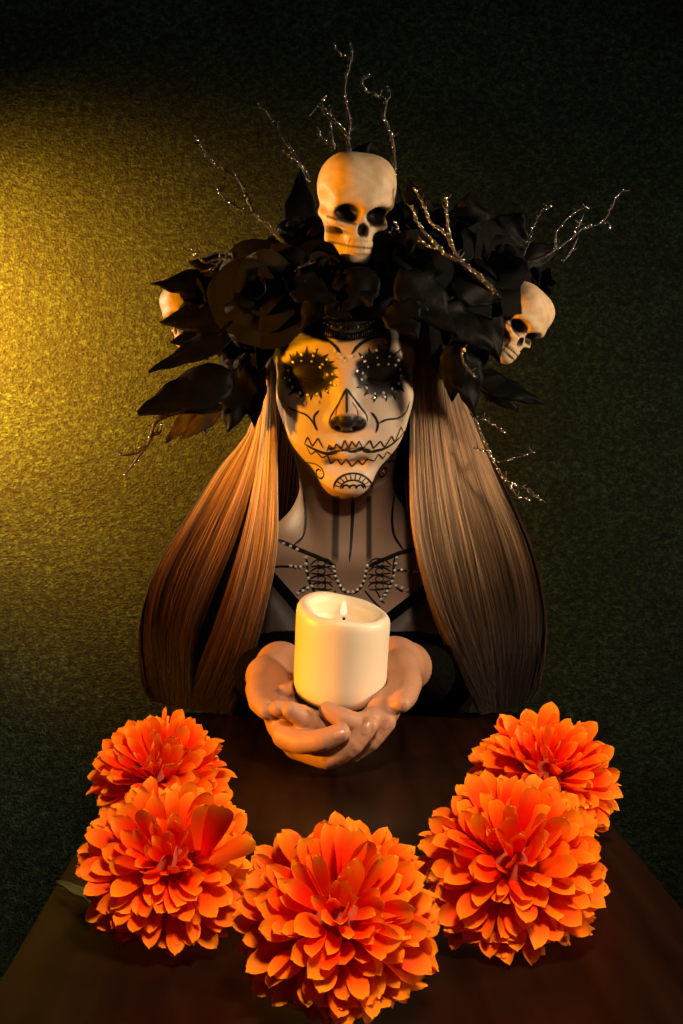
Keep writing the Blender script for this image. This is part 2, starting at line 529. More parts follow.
def h(x, y, z):
    """head space in millimetres (x right, y back, z up, origin between the eyes)"""
    x = x + 0.03 * -z * 0.6      # head leans a touch
    return np.array([H0[0] + x * HS, H0[1] + (y * HC - z * HSN) * HS, H0[2] + (y * HSN + z * HC) * HS])


xs = axis_grid(-0.26, 0.32, [(-0.065, 0.115)], 0.00125, 0.012)
ys = axis_grid(1.10, 2.02, [(1.155, 1.33), (1.49, 1.60)], 0.00125, 0.014)
zs = axis_grid(0.0, ZC + 0.27, [(ZC - 0.27, ZC - 0.145), (ZC - 0.06, ZC + 0.08)], 0.00125, 0.014)
B = Field(xs, ys, zs)
mm = 0.001
# head
B.ell(h(0, 84, 32), np.array([73, 90, 86]) * HS, 0.02)
B.ell(h(0, 52, -22), np.array([62, 52, 82]) * HS, 0.03)
B.ell(h(0, 34, 28), np.array([56, 34, 44]) * HS, 0.03)
for s in (-1, 1):
    B.cone(h(0, 26, -104), h(s * 44, 72, -62), 17 * HS, 18 * HS, 0.022)
    B.ball(h(s * 9, 19, -106), 14 * HS, 0.012)
    B.ell(h(s * 42, 34, -30), np.array([20, 18, 17]) * HS, 0.026)
    B.ell(h(s * 30, 28, -58), np.array([22, 20, 24]) * HS, 0.026)
    B.cone(h(s * 10, 8, 13), h(s * 46, 24, 15), 8 * HS, 7 * HS, 0.014)
# eye hollows and closed lids
for s in (-1, 1):
    B.ell(h(s * 34, -4, 0), np.array([20, 15, 12.5]) * HS, 0.014, 'cut')
for s in (-1, 1):
    B.ell(h(s * 34, 20, -1), np.array([16.5, 13.5, 13]) * HS, 0.006)
    for q in range(9):      # lid crease where the lids meet, with lash line
        pass
    B.cone(h(s * 20, 8.5, -7), h(s * 34, 6.2, -10), 1.1 * HS, 1.3 * HS, 0.003, 'cut')
    B.cone(h(s * 34, 6.2, -10), h(s * 49, 11, -7), 1.3 * HS, 1.1 * HS, 0.003, 'cut')
# nose
B.cone(h(0, 6, 4), h(0, -11, -38), 6.0 * HS, 8.2 * HS, 0.012)
B.ball(h(0, -13, -42), 8.2 * HS, 0.008)
for s in (-1, 1):
    B.ell(h(s * 11, -1.5, -44), np.array([7, 9, 6.5]) * HS, 0.007)
B.cone(h(0, -6, -48), h(0, 4, -50), 4.5 * HS, 5 * HS, 0.008)
for s in (-1, 1):
    B.ell(h(s * 6.2, -5, -51.5), np.array([3.0, 4.5, 2.6]) * HS, 0.003, 'cut')
# mouth
B.ell(h(0, 14, -72), np.array([28, 14, 20]) * HS, 0.016)
for s in (-1, 1):
    B.cone(h(0, 1.5, -70), h(s * 9, 1.6, -68.5), 4.6 * HS, 4.8 * HS, 0.006)
    B.cone(h(s * 9, 1.6, -68.5), h(s * 23, 8, -72.5), 4.8 * HS, 2.6 * HS, 0.006)
    B.cone(h(0, 2.4, -79.5), h(s * 20, 8, -75.5), 6.0 * HS, 3.2 * HS, 0.006)
    B.cone(h(0, -3.6, -74.2), h(s * 13, -1.0, -73.4), 1.5 * HS, 1.3 * HS, 0.003, 'cut')
    B.cone(h(s * 13, -1.0, -73.4), h(s * 26, 7, -72.2), 1.3 * HS, 1.2 * HS, 0.003, 'cut')
B.cone(h(-12, 5.5, -90.5), h(12, 5.5, -90.5), 4 * HS, 4 * HS, 0.014, 'cut')
for s in (-1, 1):   # ears
    B.ell(h(s * 73, 84, -14), np.array([6, 15, 29]) * HS, 0.01)
# neck and torso
NB = P(349, 560, 1.665)
B.cone(h(0, 84, -74), NB, 0.049, 0.054, 0.03)
for s in (-1, 1):
    B.cone(h(s * 40, 88, -64), P(349 + s * 11, 556, 1.612), 0.012, 0.010, 0.022)
TC = 348
SH = {s: P(TC + s * 134, 588, 1.675) for s in (-1, 1)}
for s in (-1, 1):
    B.cone(NB + np.array([0, 0.012, 0.012]), SH[s], 0.046, 0.044, 0.05)
    B.cone(P(TC + s * 14, 560, 1.610), P(TC + s * 118, 560, 1.665), 0.0085, 0.012, 0.022)
    B.ell(P(TC + s * 60, 690, 1.645), (0.062, 0.058, 0.066), 0.04)
B.ell(P(TC, 650, 1.695), (0.148, 0.085, 0.125), 0.05)
B.ell(P(TC, 800, 1.71), (0.118, 0.085, 0.17), 0.06)
B.ell(P(TC, 960, 1.74), (0.160, 0.115, 0.115), 0.06)
# upper arms
EL = {-1: P(252, 680, 1.57), 1: P(440, 678, 1.57)}
WR = {-1: P(281, 668, 1.325), 1: P(402, 664, 1.325)}
for s in (-1, 1):
    B.ball(SH[s], 0.047, 0.03)
    B.cone(SH[s], EL[s], 0.043, 0.034, 0.03)
    mid = EL[s] * 0.72 + WR[s] * 0.28
    B.cone(EL[s], mid, 0.032, 0.030, 0.012)
    B.cone(mid, WR[s], 0.030, 0.0205, 0.012)
# legs (under the table)
for s in (-1, 1):
    hip = np.array([0.037 + s * 0.085, 1.74, 0.455]); knee = np.array([0.037 + s * 0.085, 1.36, 0.475]); ank = np.array([0.037 + s * 0.085, 1.40, 0.085])
    B.cone(hip, knee, 0.082, 0.056, 0.05); B.cone(knee, ank, 0.055, 0.034, 0.02)
    B.cone(ank + np.array([0, 0.015, -0.045]), ank + np.array([0, -0.16, -0.055]), 0.034, 0.026, 0.03)


# hands -------------------------------------------------------------
def chain(pts, rad, k=0.004, k0=0.0016):
    """one finger: its bones blend with each other, the finger meets the rest with a crease"""
    Q0 = np.array([P(*p) for p in pts])
    seg_t = np.concatenate([[0], np.cumsum(np.linalg.norm(np.diff(Q0, axis=0), axis=1))]); seg_t /= seg_t[-1]
    # flesh-smooth bend: the curve hugs the joint polyline
    tt = np.linspace(0, 1, 13)
    lin = np.stack([np.interp(tt, seg_t, Q0[:, c]) for c in range(3)], 1)
    Q = 0.45 * lin + 0.55 * catmull(Q0, 13)
    R = np.interp(tt, seg_t, np.array(rad) * mm)
    for j in seg_t[1:-1]: R = R + 0.0005 * np.exp(-((tt - j) / 0.06) ** 2)
    k = 0.0012
    def fn(X, Y, Z):
        out = None
        for i in range(len(Q) - 1):
            a, ab = Q[i], Q[i + 1] - Q[i]; L2 = float(ab @ ab)
            px, py, pz = X - a[0], Y - a[1], Z - a[2]
            t = np.clip((px * ab[0] + py * ab[1] + pz * ab[2]) / L2, 0, 1)
            ra, rb = R[i], R[i + 1]
            # bones swell at the joints
            d = np.sqrt((px - t * ab[0]) ** 2 + (py - t * ab[1]) ** 2 + (pz - t * ab[2]) ** 2) - (ra + (rb - ra) * t)
            if out is None: out = d
            else:
                hh = np.maximum(k - np.abs(out - d), 0) / k
                out = np.minimum(out, d) - hh * hh * k * 0.25
        return out
    A = np.array(Q); r = max(R)
    B.blend(A.min(0) - r, A.max(0) + r, fn, k0)


# her right hand (picture left): lies underneath, fingers reach across and up
RH_MCP = dict(i=(286, 735, 1.198), m=(298, 745, 1.208), r=(314, 749, 1.226), p=(328, 744, 1.25))
for q, r in (('i', 11), ('m', 11.5), ('r', 11.5), ('p', 11)):
    B.cone(P(283, 671, 1.33), P(*RH_MCP[q]), 0.0165, r * mm, 0.010)
B.cone(P(279, 664, 1.325), P(264, 676, 1.285), 0.0165, 0.0150, 0.012)      # thenar
B.cone(P(266, 684, 1.275), P(280, 722, 1.215), 0.0120, 0.0105, 0.010)      # web of the thumb
chain([(266, 674, 1.285), (259.5, 690, 1.250), (260.5, 702, 1.222), (266, 710.5, 1.203)], (13.5, 11.2, 9.2, 7.2), 0.014, 0.008)
chain([RH_MCP['i'], (302, 742, 1.182), (322, 740, 1.172), (341, 732.5, 1.170)], (11, 9.2, 8.3, 7.4), 0.005)
chain([RH_MCP['m'], (327, 757, 1.190), (351, 745, 1.183), (369, 725.5, 1.184)], (11.5, 9.2, 8.5, 7.5), 0.005)
chain([RH_MCP['r'], (349, 752, 1.206), (371, 739, 1.199), (386, 723.5, 1.199)], (11, 8.8, 8.1, 7.2), 0.005)
chain([RH_MCP['p'], (360, 741, 1.232), (378, 729, 1.225), (388, 716, 1.224)], (10.5, 8.2, 7.4, 6.4), 0.005)
# her left hand (picture right): palm behind the candle, fingers cross above the other hand
LH_MCP = dict(i=(380, 713, 1.203), m=(374, 720, 1.220), r=(366, 720, 1.243), p=(358, 712, 1.268))
for q, r in (('i', 10), ('m', 10.5), ('r', 10.5), ('p', 10.5)):
    B.cone(P(392, 668, 1.325), P(*LH_MCP[q]), 0.0165, r * mm, 0.010)
B.cone(P(394, 656, 1.315), P(401, 670, 1.280), 0.0165, 0.0150, 0.012)
B.cone(P(400, 682, 1.268), P(384, 708, 1.215), 0.0120, 0.0100, 0.010)
chain([(401, 667, 1.285), (408, 683, 1.245), (405.5, 696, 1.216), (401.5, 703.5, 1.198)], (13.8, 11.2, 9.2, 7.4), 0.014, 0.008)
chain([LH_MCP['i'], (362, 724, 1.190), (343, 718.5, 1.183), (327, 710, 1.187)], (10, 8.6, 7.8, 6.8), 0.005)
chain([LH_MCP['m'], (336, 731, 1.204), (309, 722, 1.190), (290, 710, 1.184)], (10.5, 8.8, 8.2, 7.0), 0.005)
chain([LH_MCP['r'], (326, 724, 1.226), (299, 714, 1.206), (278, 708.5, 1.198)], (10.5, 8.6, 7.8, 6.6), 0.005)
chain([LH_MCP['p'], (334, 697, 1.300), (305, 687, 1.272), (284.5, 691.5, 1.236)], (10, 8.0, 7.6, 6.6), 0.006)
# make room for the candle
_ci = np.array((Matrix.Translation(CAN_C) @ CAN_ROT).inverted())


def cand(X, Y, Z):
    u = _ci[0, 0] * X + _ci[0, 1] * Y + _ci[0, 2] * Z + _ci[0, 3]
    v = _ci[1, 0] * X + _ci[1, 1] * Y + _ci[1, 2] * Z + _ci[1, 3]
    w = _ci[2, 0] * X + _ci[2, 1] * Y + _ci[2, 2] * Z + _ci[2, 3]
    a = np.sqrt(u * u + v * v) - (CAN_R - 0.007); b = np.abs(w - 0.05) - (0.05 - 0.0072)
    return np.minimum(np.maximum(a, b), 0) + np.sqrt(np.maximum(a, 0) ** 2 + np.maximum(b, 0) ** 2) - 0.0073


B.blend(np.array(CAN_C) - 0.06, np.array(CAN_C) + 0.12, cand, 0.0015, 'cut')
# nothing below the table top above the table
_s, _X, _Y, _Z = B.sub((-0.3, 1.0, ZT - 0.06), (0.4, 1.50, ZT + 0.05))
B.F[_s] = np.where((_Z < ZT + 0.0012) & (_Z > ZT - 0.04), np.maximum(B.F[_s], (ZT + 0.0012) - _Z), B.F[_s])
BV, BQ = B.mesh()
BV = smooth_mesh(BV, BQ, 1, 0.35)
del B.F


def to_px(V):
    return CX + V[:, 0] * F_PX / V[:, 1], CY - (V[:, 2] - ZC) * F_PX / V[:, 1]


def sstep(a, b, x):
    t = np.clip((x - a) / (b - a), 0, 1)
    return t * t * (3 - 2 * t)


def body_colors(V):
    u, v = to_px(V)
    y = V[:, 1]; zr = V[:, 2] - ZC
    n = len(V)
    col = np.tile(np.array([0.40, 0.25, 0.165]), (n, 1))
    def put(mask, c):
        mask = np.clip(mask, 0, 1)[:, None]
        col[:] = col * (1 - mask) + np.array(c) * mask
    head = (zr > -0.075) & (y < 1.64)
    # hands
    put(((y < 1.45)).astype(float), (0.41, 0.205, 0.118))
    # white face paint down to the jaw
    local_z = (zr - (H0[2] - ZC)) / HS * 1e0
    face = head & (y < 1.615)
    jaw = sstep(-1, 1, (494 - 0.012 * (u - 353) ** 2) - v)
    put(face * jaw, (0.60, 0.47, 0.35))
    # black paint on the forehead, also standing for the crown's shadow
    put(face * sstep(338, 331, v - 0.004 * (u - 352) ** 2), (0.03, 0.024, 0.02))
    # eye sockets
    for (ex, ey, rx, ry, ph) in ((308.5, 374, 23, 19, 0.3), (381.5, 373, 23.5, 20.5, 0.0)):
        a = np.arctan2((v - ey) / ry, (u - ex) / rx); r = np.hypot((u - ex) / rx, (v - ey) / ry)
        lim = 1.05 + 0.075 * np.abs(np.sin(6.5 * a + ph)) + 0.03 * np.sin(11 * a)
        put(face * sstep(0.20, -0.06, r - lim), (0.012, 0.010, 0.010))
        put(face * sstep(0.62, 0.40, r + 0.0), (0.020, 0.014, 0.010))
    # black nose
    nose = sstep(0.12, -0.06, np.hypot((u - 348) / 18.5, (v - 423.5) / 9.5) - 1.0) * sstep(412, 416, v + 0.10 * np.abs(u - 348))
    put(face * nose * (y < 1.55), (0.010, 0.008, 0.008))
    tri = sstep(0, 2.5, 19.0 * np.clip((v - 392) / 25, 0, 1) - np.abs(u - 347)) * (v < 416) * (v > 393)
    put(face * tri * 0.45, (0.30, 0.17, 0.12))
    # stained lips
    put(face * 0.35 * sstep(0.1, -0.2, np.hypot((u - 350.5) / 26, (v - 453) / 9) - 1), (0.30, 0.16, 0.13))
    # neck stripes (broad, soft)
    neck = (zr < -0.03) & (v > 496) & (y > 1.50) & (v < 570)
    for (x0, x1, w) in ((336, 335, 5.0), (369, 369, 4.0)):
        cx = x0 + (x1 - x0) * (v - 495) / 70
        put(neck * 0.9 * sstep(w, w * 0.4, np.abs(u - cx)) * sstep(566, 556, v), (0.02, 0.015, 0.012))
    # dark gauze bodice below the neckline
    line = np.where(u < 345, 563 + (u - 262) * 1.15, 588 + (425 - u) * 0.70)
    chest = (y > 1.46) & (zr < -0.09)
    put(chest * sstep(-1.5, 1.5, v - line), (0.075, 0.050, 0.036))
    # black sleeves and leggings
    sleeve = (y > 1.352) & (((y < 1.56) & (zr < -0.145)) | (zr < -0.19))
    put(sleeve * 1.0, (0.005, 0.0045, 0.0045))
    put((zr < -0.30) * (y > 1.2) * 1.0, (0.008, 0.007, 0.007))
    return col, sleeve | ((zr < -0.30) & (y > 1.2))


person = empty('person', (0.037, 1.74, 0))
tag(person, 'person with skull face paint, eyes lowered, holding a candle in cupped hands', 'person')
PO = np.array(person.location)


def pchild(name, V, Fc, material, parent=person, smooth=True):
    return link_obj(name, mesh_np(name, np.asarray(V) - PO, Fc, material, smooth), parent)


body = pchild('body', BV, BQ, M_SKIN)
_bc, _sl = body_colors(BV)
set_color(body.data, _bc)
body.data.materials.append(M_CLOTH)
body.data.polygons.foreach_set('material_index', _sl[BQ].all(1).astype(np.int32))
bvh = BVHTree.FromPolygons([Vector(v) for v in BV], BQ.tolist())
CAM = Vector((0, 0, ZC))


def cast(px, py):
    d = (PV(px, py, 1.0) - CAM).normalized()
    loc, nor, i, dist = bvh.ray_cast(CAM, d)
    if loc is None: return None
    if nor.dot(d) > 0: nor = -nor
    return np.array(loc), np.array(nor)


def paint_line(pts, w0, w1=None, curved=True, material=None, parent=None, name='paint_line', lift=0.0005, dmin=1.46, dmax=1.75):
    """raised stroke of body paint lying on the skin"""
    w1 = w0 if w1 is None else w1
    p = np.asarray(pts, float)
    L = np.linalg.norm(np.diff(p, axis=0), axis=1).sum()
    n = max(4, int(L / 1.1))
    if curved and len(p) > 2:
        q = catmull(p, n)
    else:
        s = np.concatenate([[0], np.cumsum(np.linalg.norm(np.diff(p, axis=0), axis=1))])
        uu = np.linspace(0, s[-1], n); q = np.stack([np.interp(uu, s, p[:, k]) for k in (0, 1)], 1)
    hits = [cast(*a) for a in q]
    hits = [x for x in hits if x is not None and dmin < x[0][1] < dmax]
    if len(hits) < 3: return None
    X = np.array([x[0] for x in hits]); Nn = np.array([x[1] for x in hits])
    T = np.gradient(X, axis=0); T /= np.linalg.norm(T, axis=1)[:, None] + 1e-9
    S = np.cross(T, Nn); S /= np.linalg.norm(S, axis=1)[:, None] + 1e-9
    t = np.linspace(0, 1, len(X))
    w = (w0 + (w1 - w0) * t) * X[:, 1] / F_PX * (0.68 if w0 < 4 else 0.5)
    w = w * np.minimum(1, 0.35 + 6 * np.minimum(t, 1 - t))
    Lf = X + S * w[:, None] + Nn * lift * 0.5; C = X + Nn * lift * 1.5; R = X - S * w[:, None] + Nn * lift * 0.5
    V = np.stack([Lf, C, R], 1).reshape(-1, 3)
    i = np.arange(len(X) - 1)[:, None] * 3
    Fq = np.concatenate([np.concatenate([i, i + 1, i + 4, i + 3], 1), np.concatenate([i + 1, i + 2, i + 5, i + 4], 1)])
    return pchild(name, V, Fq, material or M_PAINT, parent or person)


# painted lines of the face (strokes traced on the skin)
Z5 = lambda L: [(280 + a / 4.879, 390 + b / 4.879) for a, b in L]
PL = paint_line
PL([(346.6, 388), (339.4, 402), (331, 416.6), (329, 423)], 1.8)
PL([(347.4, 389), (352, 396), (358, 404), (366, 414.6), (367.7, 421)], 1.8)
PL([(346.8, 389), (346.8, 414)], 1.9)
PL([(341, 401), (337, 409), (336, 416)], 1.0); PL([(352, 402), (357, 410), (358, 417)], 1.0)
PL(Z5([(40, 85), (85, 105), (125, 120), (155, 150), (180, 195)]), 1.4)
PL(Z5([(190, 100), (167, 128), (168, 165), (182, 198)]), 1.8)
PL(Z5([(445, 108), (470, 140), (478, 170), (468, 208)]), 1.8)
PL(Z5([(478, 165), (520, 145), (580, 135), (615, 105), (632, 55)]), 1.6)
PL(Z5([(118, 262), (170, 290), (230, 310), (290, 297)]), 1.6, 3.2)
PL(Z5([(280, 298), (320, 292), (350, 300), (400, 291), (450, 303)]), 3.4)
PL(Z5([(440, 302), (510, 285), (570, 245), (608, 200)]), 3.0, 1.4)
PL(Z5([(120, 262), (135, 228), (158, 275), (185, 235), (212, 285)]), 1.3, curved=False, material=M_PAINT_BROWN)
PL(Z5([(228, 300), (240, 268), (262, 290), (275, 262), (298, 288), (316, 245), (335, 285), (350, 250), (370, 278), (386, 250), (405, 285)]), 1.3, curved=False, material=M_PAINT_BROWN)
PL(Z5([(405, 285), (440, 245), (455, 285), (490, 250), (510, 280), (545, 225), (560, 256), (590, 180), (606, 215)]), 1.4, curved=False, material=M_PAINT_BROWN)
PL(Z5([(130, 275), (150, 315), (175, 297), (205, 330), (232, 318), (246, 360), (275, 335), (300, 365), (322, 335), (350, 375), (380, 343), (402, 366), (425, 335), (460, 347), (480, 312), (502, 335), (522, 300), (548, 318)]), 1.3, curved=False, material=M_PAINT_BROWN)
PL(Z5([(120, 352), (170, 360), (203, 383), (214, 415), (200, 432), (182, 418), (178, 396), (190, 386), (203, 398)]), 1.5)
PL(Z5([(572, 345), (520, 350), (490, 375), (480, 408), (492, 424), (512, 412), (522, 388), (508, 378), (497, 390)]), 1.5)
# brow scrolls
PL([(351.7, 354), (357.6, 346.3), (365.8, 340.5), (375, 337.2), (384.5, 337), (389, 340.5), (388, 344.6), (383.3, 344.5), (381.6, 341.6)], 2.6, 1.6)
PL([(340.5, 353), (335, 346), (327, 340), (318, 337), (310, 338)], 2.4, 1.6)
# petals and lashes round the eyes
for (ex, ey, rx, ry, ph, skip) in ((308.5, 374, 25.5, 21.5, 0.1, ()), (381.5, 373, 26, 23, 0.0, ())):
    for k in range(18):
        a = ph + k * 2 * math.pi / 18 + random.uniform(-.06, .06)
        l = random.uniform(1.16, 1.34)
        u0, v0 = ex + rx * 0.92 * math.cos(a), ey + ry * 0.92 * math.sin(a)
        u1, v1 = ex + rx * l * math.cos(a + 0.06), ey + ry * l * math.sin(a + 0.06)
        if u1 < 284 or u1 > 406 or abs(u1 - 346) < 6: continue
        PL([(u0, v0), ((u0 + u1) / 2, (v0 + v1) / 2), (u1, v1)], 3.4, 0.7, name='lash_stroke')
# lash lines on the closed lids
for s, ex in ((-1, 308.5), (1, 381.5)):
    PL([(ex - 15, 379), (ex - 7, 382.5), (ex, 383.5), (ex + 8, 382.5), (ex + 15, 379)], 2.2, name='lash_line')
# chin medallion
for rx, ry, w in ((19.5, 15.5, 1.8), (12.8, 8.8, 1.4)):
    PL([(353 + rx * math.cos(a), 489 - ry * math.sin(a)) for a in np.linspace(0.02, math.pi - 0.02, 14)], w)
for a in np.linspace(0.25, math.pi - 0.25, 10):
    PL([(353 + 12.8 * math.cos(a), 489 - 8.8 * math.sin(a)), (353 + 19 * math.cos(a), 489 - 15 * math.sin(a))], 1.0, curved=False)
for dx in (-7, 0, 7):
    PL([(353 + dx + 3.6 * math.cos(a), 488.5 - 3.6 * math.sin(a)) for a in np.linspace(0, math.pi, 8)], 1.5)
# neck and collar
PL([(353, 497), (352.4, 520), (351, 545), (349.5, 562)], 4.2, 2.0)
PL([(303.5, 492), (305.5, 515), (303, 535), (294, 545)], 3.4, 2.2)
PL([(395, 490), (392, 515), (394, 535), (404, 551)], 3.4, 2.2)
PL([(276, 539), (300, 550), (320, 558), (336, 566)], 3.2, 3.0)
PL([(368, 566), (385, 559), (400, 553), (418, 548)], 3.2, 3.0)
PL([(268, 567), (285, 566.5), (305, 567)], 1.6); PL([(395, 570), (408, 571), (424, 574)], 1.6)
for sx in (-1, 1):
    c = 350.5
    X = lambda dx: c + sx * dx
    PL([(X(44), 556), (X(43), 568), (X(42), 578), (X(38), 588), (X(32), 597)], 2.0)
    PL([(X(16), 566), (X(14.5), 578), (X(8), 590), (X(0), 594)], 1.8)
    PL([(X(44), 586), (X(52), 592)], 1.4)
    for (a, b) in ((562, 566), (570, 572), (578, 579), (585, 586)):
        PL([(X(17), a + 2), (X(24), a - 3), (X(34), a - 2), (X(41), b)], 1.2)
        PL([(X(18), a + 4), (X(25), a + 5), (X(33), a + 4), (X(40), b + 1)], 1.2)
        PL([(X(29 + 4 * math.cos(q)), a + 1 + 3 * math.sin(q)) for q in np.linspace(0, 6.28, 10)], 1.0)
    PL([(X(14), 590), (X(22), 600), (X(30), 608)], 1.4); PL([(X(24), 588), (X(30), 598), (X(34), 604)], 1.2)
# shoulder straps of the black top: bands lying on the chest
PL([(255, 558), (270, 575), (285, 592), (300, 610), (318, 634)], 11, 11, name='strap', material=M_CLOTH, lift=0.0011)
PL([(440, 578), (425, 590), (408, 603), (390, 617), (370, 634)], 10, 10, name='strap', material=M_CLOTH, lift=0.0011)

# stones and pearls ------------------------------------------------
bm = bmesh.new(); bmesh.ops.create_icosphere(bm, subdivisions=1, radius=1.0)
stone_mesh = bm_mesh('rhinestone', bm, M_STONE)
bm = bmesh.new(); bmesh.ops.create_icosphere(bm, subdivisions=2, radius=1.0)
pearl_mesh = bm_mesh('pearl', bm, M_PEARL, True)


def stud(px, py, rpx, name, me, flat=0.6):
    c = cast(px, py)
    if c is None or not (1.45 < c[0][1] < 1.75): return
    o = link_obj(name, me, person)
    r = rpx * c[0][1] / F_PX
    o.location = Vector(c[0] + c[1] * r * 0.35 - PO)
    o.rotation_euler = Vector(c[1]).to_track_quat('Z', 'Y').to_euler()
    o.scale = (r, r, r * flat)


STONES = [(301.6, 360.6), (312, 361), (313.6, 355.4), (293.4, 362), (288.7, 370.3), (289.7, 380), (292.5, 387), (299.9, 393), (307.7, 395), (317.4, 394), (327.4, 391), (331.5, 383), (328, 374.6), (320.6, 367), (323, 364), (326.8, 359.4), (333, 374), (335, 385), (305, 403), (318, 402), (285, 378), (302, 354.5), (315, 351), (297.5, 396), (339, 354), (345, 361), (348.7, 357), (341.5, 358), (335, 351),
          (376.3, 350), (377, 357.4), (389.4, 356), (400, 354), (398, 360), (364.6, 361), (367.8, 366.8), (378, 364.5), (388, 364), (395.4, 365), (400, 369.4), (404.4, 365), (356.7, 371), (362, 373), (361, 379.7), (365.8, 387.9), (374.5, 393.7), (383, 393), (392, 388.7), (398.5, 383.5), (400.7, 376), (405, 376), (403, 387), (395.6, 392), (374, 397.6), (384.5, 397), (361.7, 356.8), (351, 356.5), (319, 473), (383, 471)]
for i, (a, b) in enumerate(STONES):
    stud(a, b, 1.75 if (i * 7) % 5 else 1.35, 'rhinestone', stone_mesh)
PEARLS = [(284, 544), (291, 546.7), (297.7, 549.6), (306.5, 557.5), (306.5, 564), (307, 571), (308.6, 578), (312, 586), (307.7, 588), (303, 590.6), (298, 593), (291, 566), (296, 567), (301, 567), (333.5, 566.6), (334.6, 571), (335.5, 576), (337.8, 580.7), (340, 585.4), (343.4, 589.5), (348, 592), (353, 592), (357.5, 589.5), (361, 585.7), (363.6, 580.7), (364.8, 576), (365.7, 571), (367, 565.8),
          (396.7, 557.8), (395.5, 563.7), (394.7, 570.4), (393.5, 576), (392, 581), (389.7, 586.5), (387, 591), (384.7, 595), (381, 599.4), (395.8, 585.7), (401.7, 570), (408, 571), (414, 572), (417.5, 572.5), (408, 590), (402, 588)]
for a, b in PEARLS:
    stud(a, b, 1.75, 'pearl', pearl_mesh, 0.95)


# fingernails --------------------------------------------------------
def nail(px, py, dirpx, l=5.0, w=3.4):
    c = cast(px, py)
    if c is None: return
    n = Vector(c[1]); d = (PV(px + dirpx[0], py + dirpx[1], c[0][1]) - PV(px, py, c[0][1])).normalized()
    d = (d - n * d.dot(n)).normalized(); s = n.cross(d)
    V = []; Fq = []
    for i in range(7):
        for j in range(7):
            a = -1 + i / 3; b = -1 + j / 3
            x, y = a * math.sqrt(1 - b * b / 2), b * math.sqrt(1 - a * a / 2)
            p = Vector(c[0]) + d * (x * l * mm) + s * (y * w * mm) + n * (0.0009 - 0.0013 * y * y - 0.0006 * x * x)
            V.append(p)
    for i in range(6):
        for j in range(6): Fq.append((i * 7 + j, i * 7 + j + 1, i * 7 + j + 8, i * 7 + j + 7))
    pchild('fingernail', np.array(V), np.array(Fq), M_NAIL)


nail(339.5, 735, (1, -0.3)); nail(366.5, 728.5, (0.6, -1)); nail(386, 724.5, (0.5, -1), 4.5, 3.0)

# hair -----------------------------------------------------------------
def hair_lock(name, guides, count, thick, spread, seed, seg=26, colours=None, shift=0.0, clump=150, strand_mm=0.26, tilt=(0, 0)):
    r = np.random.default_rng(seed)
    G = np.stack([catmull([P(*q) for q in g], seg) for g in guides])        # (g, seg, 3)
    ng = len(guides)
    cu = np.sort(r.random(clump)); cw = r.normal(0, 1, clump)
    u0 = r.random(count)
    ci = np.abs(u0[:, None] - cu[None]).argmin(1)
    u = np.clip(u0 + 0.30 * (cu[ci] - u0) + r.normal(0, spread * 0.12, count), 0, 1)
    t = np.linspace(0, 1, seg)
    conv = sstep(0.15, 0.9, t)                                             # strands gather into clumps on the way down
    U = (u0[:, None] * (1 - conv) + u[:, None] * conv) * (ng - 1)
    i0 = np.clip(U.astype(int), 0, ng - 2); f = (U - i0)[..., None]
    ti = np.broadcast_to(np.arange(seg), U.shape)
    X = G[i0, ti] * (1 - f) + G[i0 + 1, ti] * f
    dep = r.normal(0, 1, count)[:, None] * 0.30 + cw[ci][:, None] * conv * 0.12
    arch = np.sin(np.clip(U / (ng - 1), 0, 1) * math.pi)                   # rounded cross-section
    X[..., 1] += dep * thick * (0.45 + 0.55 * t) - arch * thick * 0.7 * (0.4 + 0.6 * t)
    X[..., 1] += (tilt[0] + (tilt[1] - tilt[0]) * U / (ng - 1)) * sstep(0.08, 0.5, t)      # drapes round the shoulder
    ph = r.random((count, 1)) * 6.28
    X[..., 0] += 0.0006 * np.sin(t * 4 + ph) * t + r.normal(0, 0.0008, (count, 1)) * t
    X[..., 2] += (r.random((count, 1)) ** 2) * 0.02 * t ** 3
    X[..., 2] = np.maximum(X[..., 2], ZT + 0.0015)
    T = np.gradient(X, axis=1); T /= np.linalg.norm(T, axis=2)[..., None] + 1e-9
    A = np.cross(T, np.array([0.0, 1.0, 0.0])); A /= np.linalg.norm(A, axis=2)[..., None] + 1e-9
    Bv = np.cross(T, A)
    rad = strand_mm * mm * (0.7 + 0.6 * r.random((count, 1))) * (1 - 0.55 * t ** 3)
    V = np.stack([X + rad[..., None] * (math.cos(q) * A + math.sin(q) * Bv) for q in (math.pi / 2, math.pi * 7 / 6, math.pi * 11 / 6)], 2)
    s = np.arange(count)[:, None, None] * seg * 3; j = np.arange(seg - 1)[None, :, None] * 3; k = np.arange(3)[None, None]
    k2 = (k + 1) % 3
    Fq = np.stack([s + j + k, s + j + k2, s + j + 3 + k2, s + j + 3 + k], -1).reshape(-1, 4)
    o = pchild(name, V.reshape(-1, 3), Fq, M_HAIR)
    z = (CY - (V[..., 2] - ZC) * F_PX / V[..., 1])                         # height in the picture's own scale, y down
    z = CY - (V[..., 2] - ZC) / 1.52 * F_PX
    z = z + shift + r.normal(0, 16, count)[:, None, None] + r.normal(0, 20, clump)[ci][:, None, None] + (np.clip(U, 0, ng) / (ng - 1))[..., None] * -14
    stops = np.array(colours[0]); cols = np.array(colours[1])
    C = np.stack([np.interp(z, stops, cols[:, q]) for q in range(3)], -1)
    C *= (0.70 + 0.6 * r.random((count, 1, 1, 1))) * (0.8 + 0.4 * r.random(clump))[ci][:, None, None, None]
    set_color(o.data, C.reshape(-1, 3))
    o['kind'] = 'stuff'
    return o


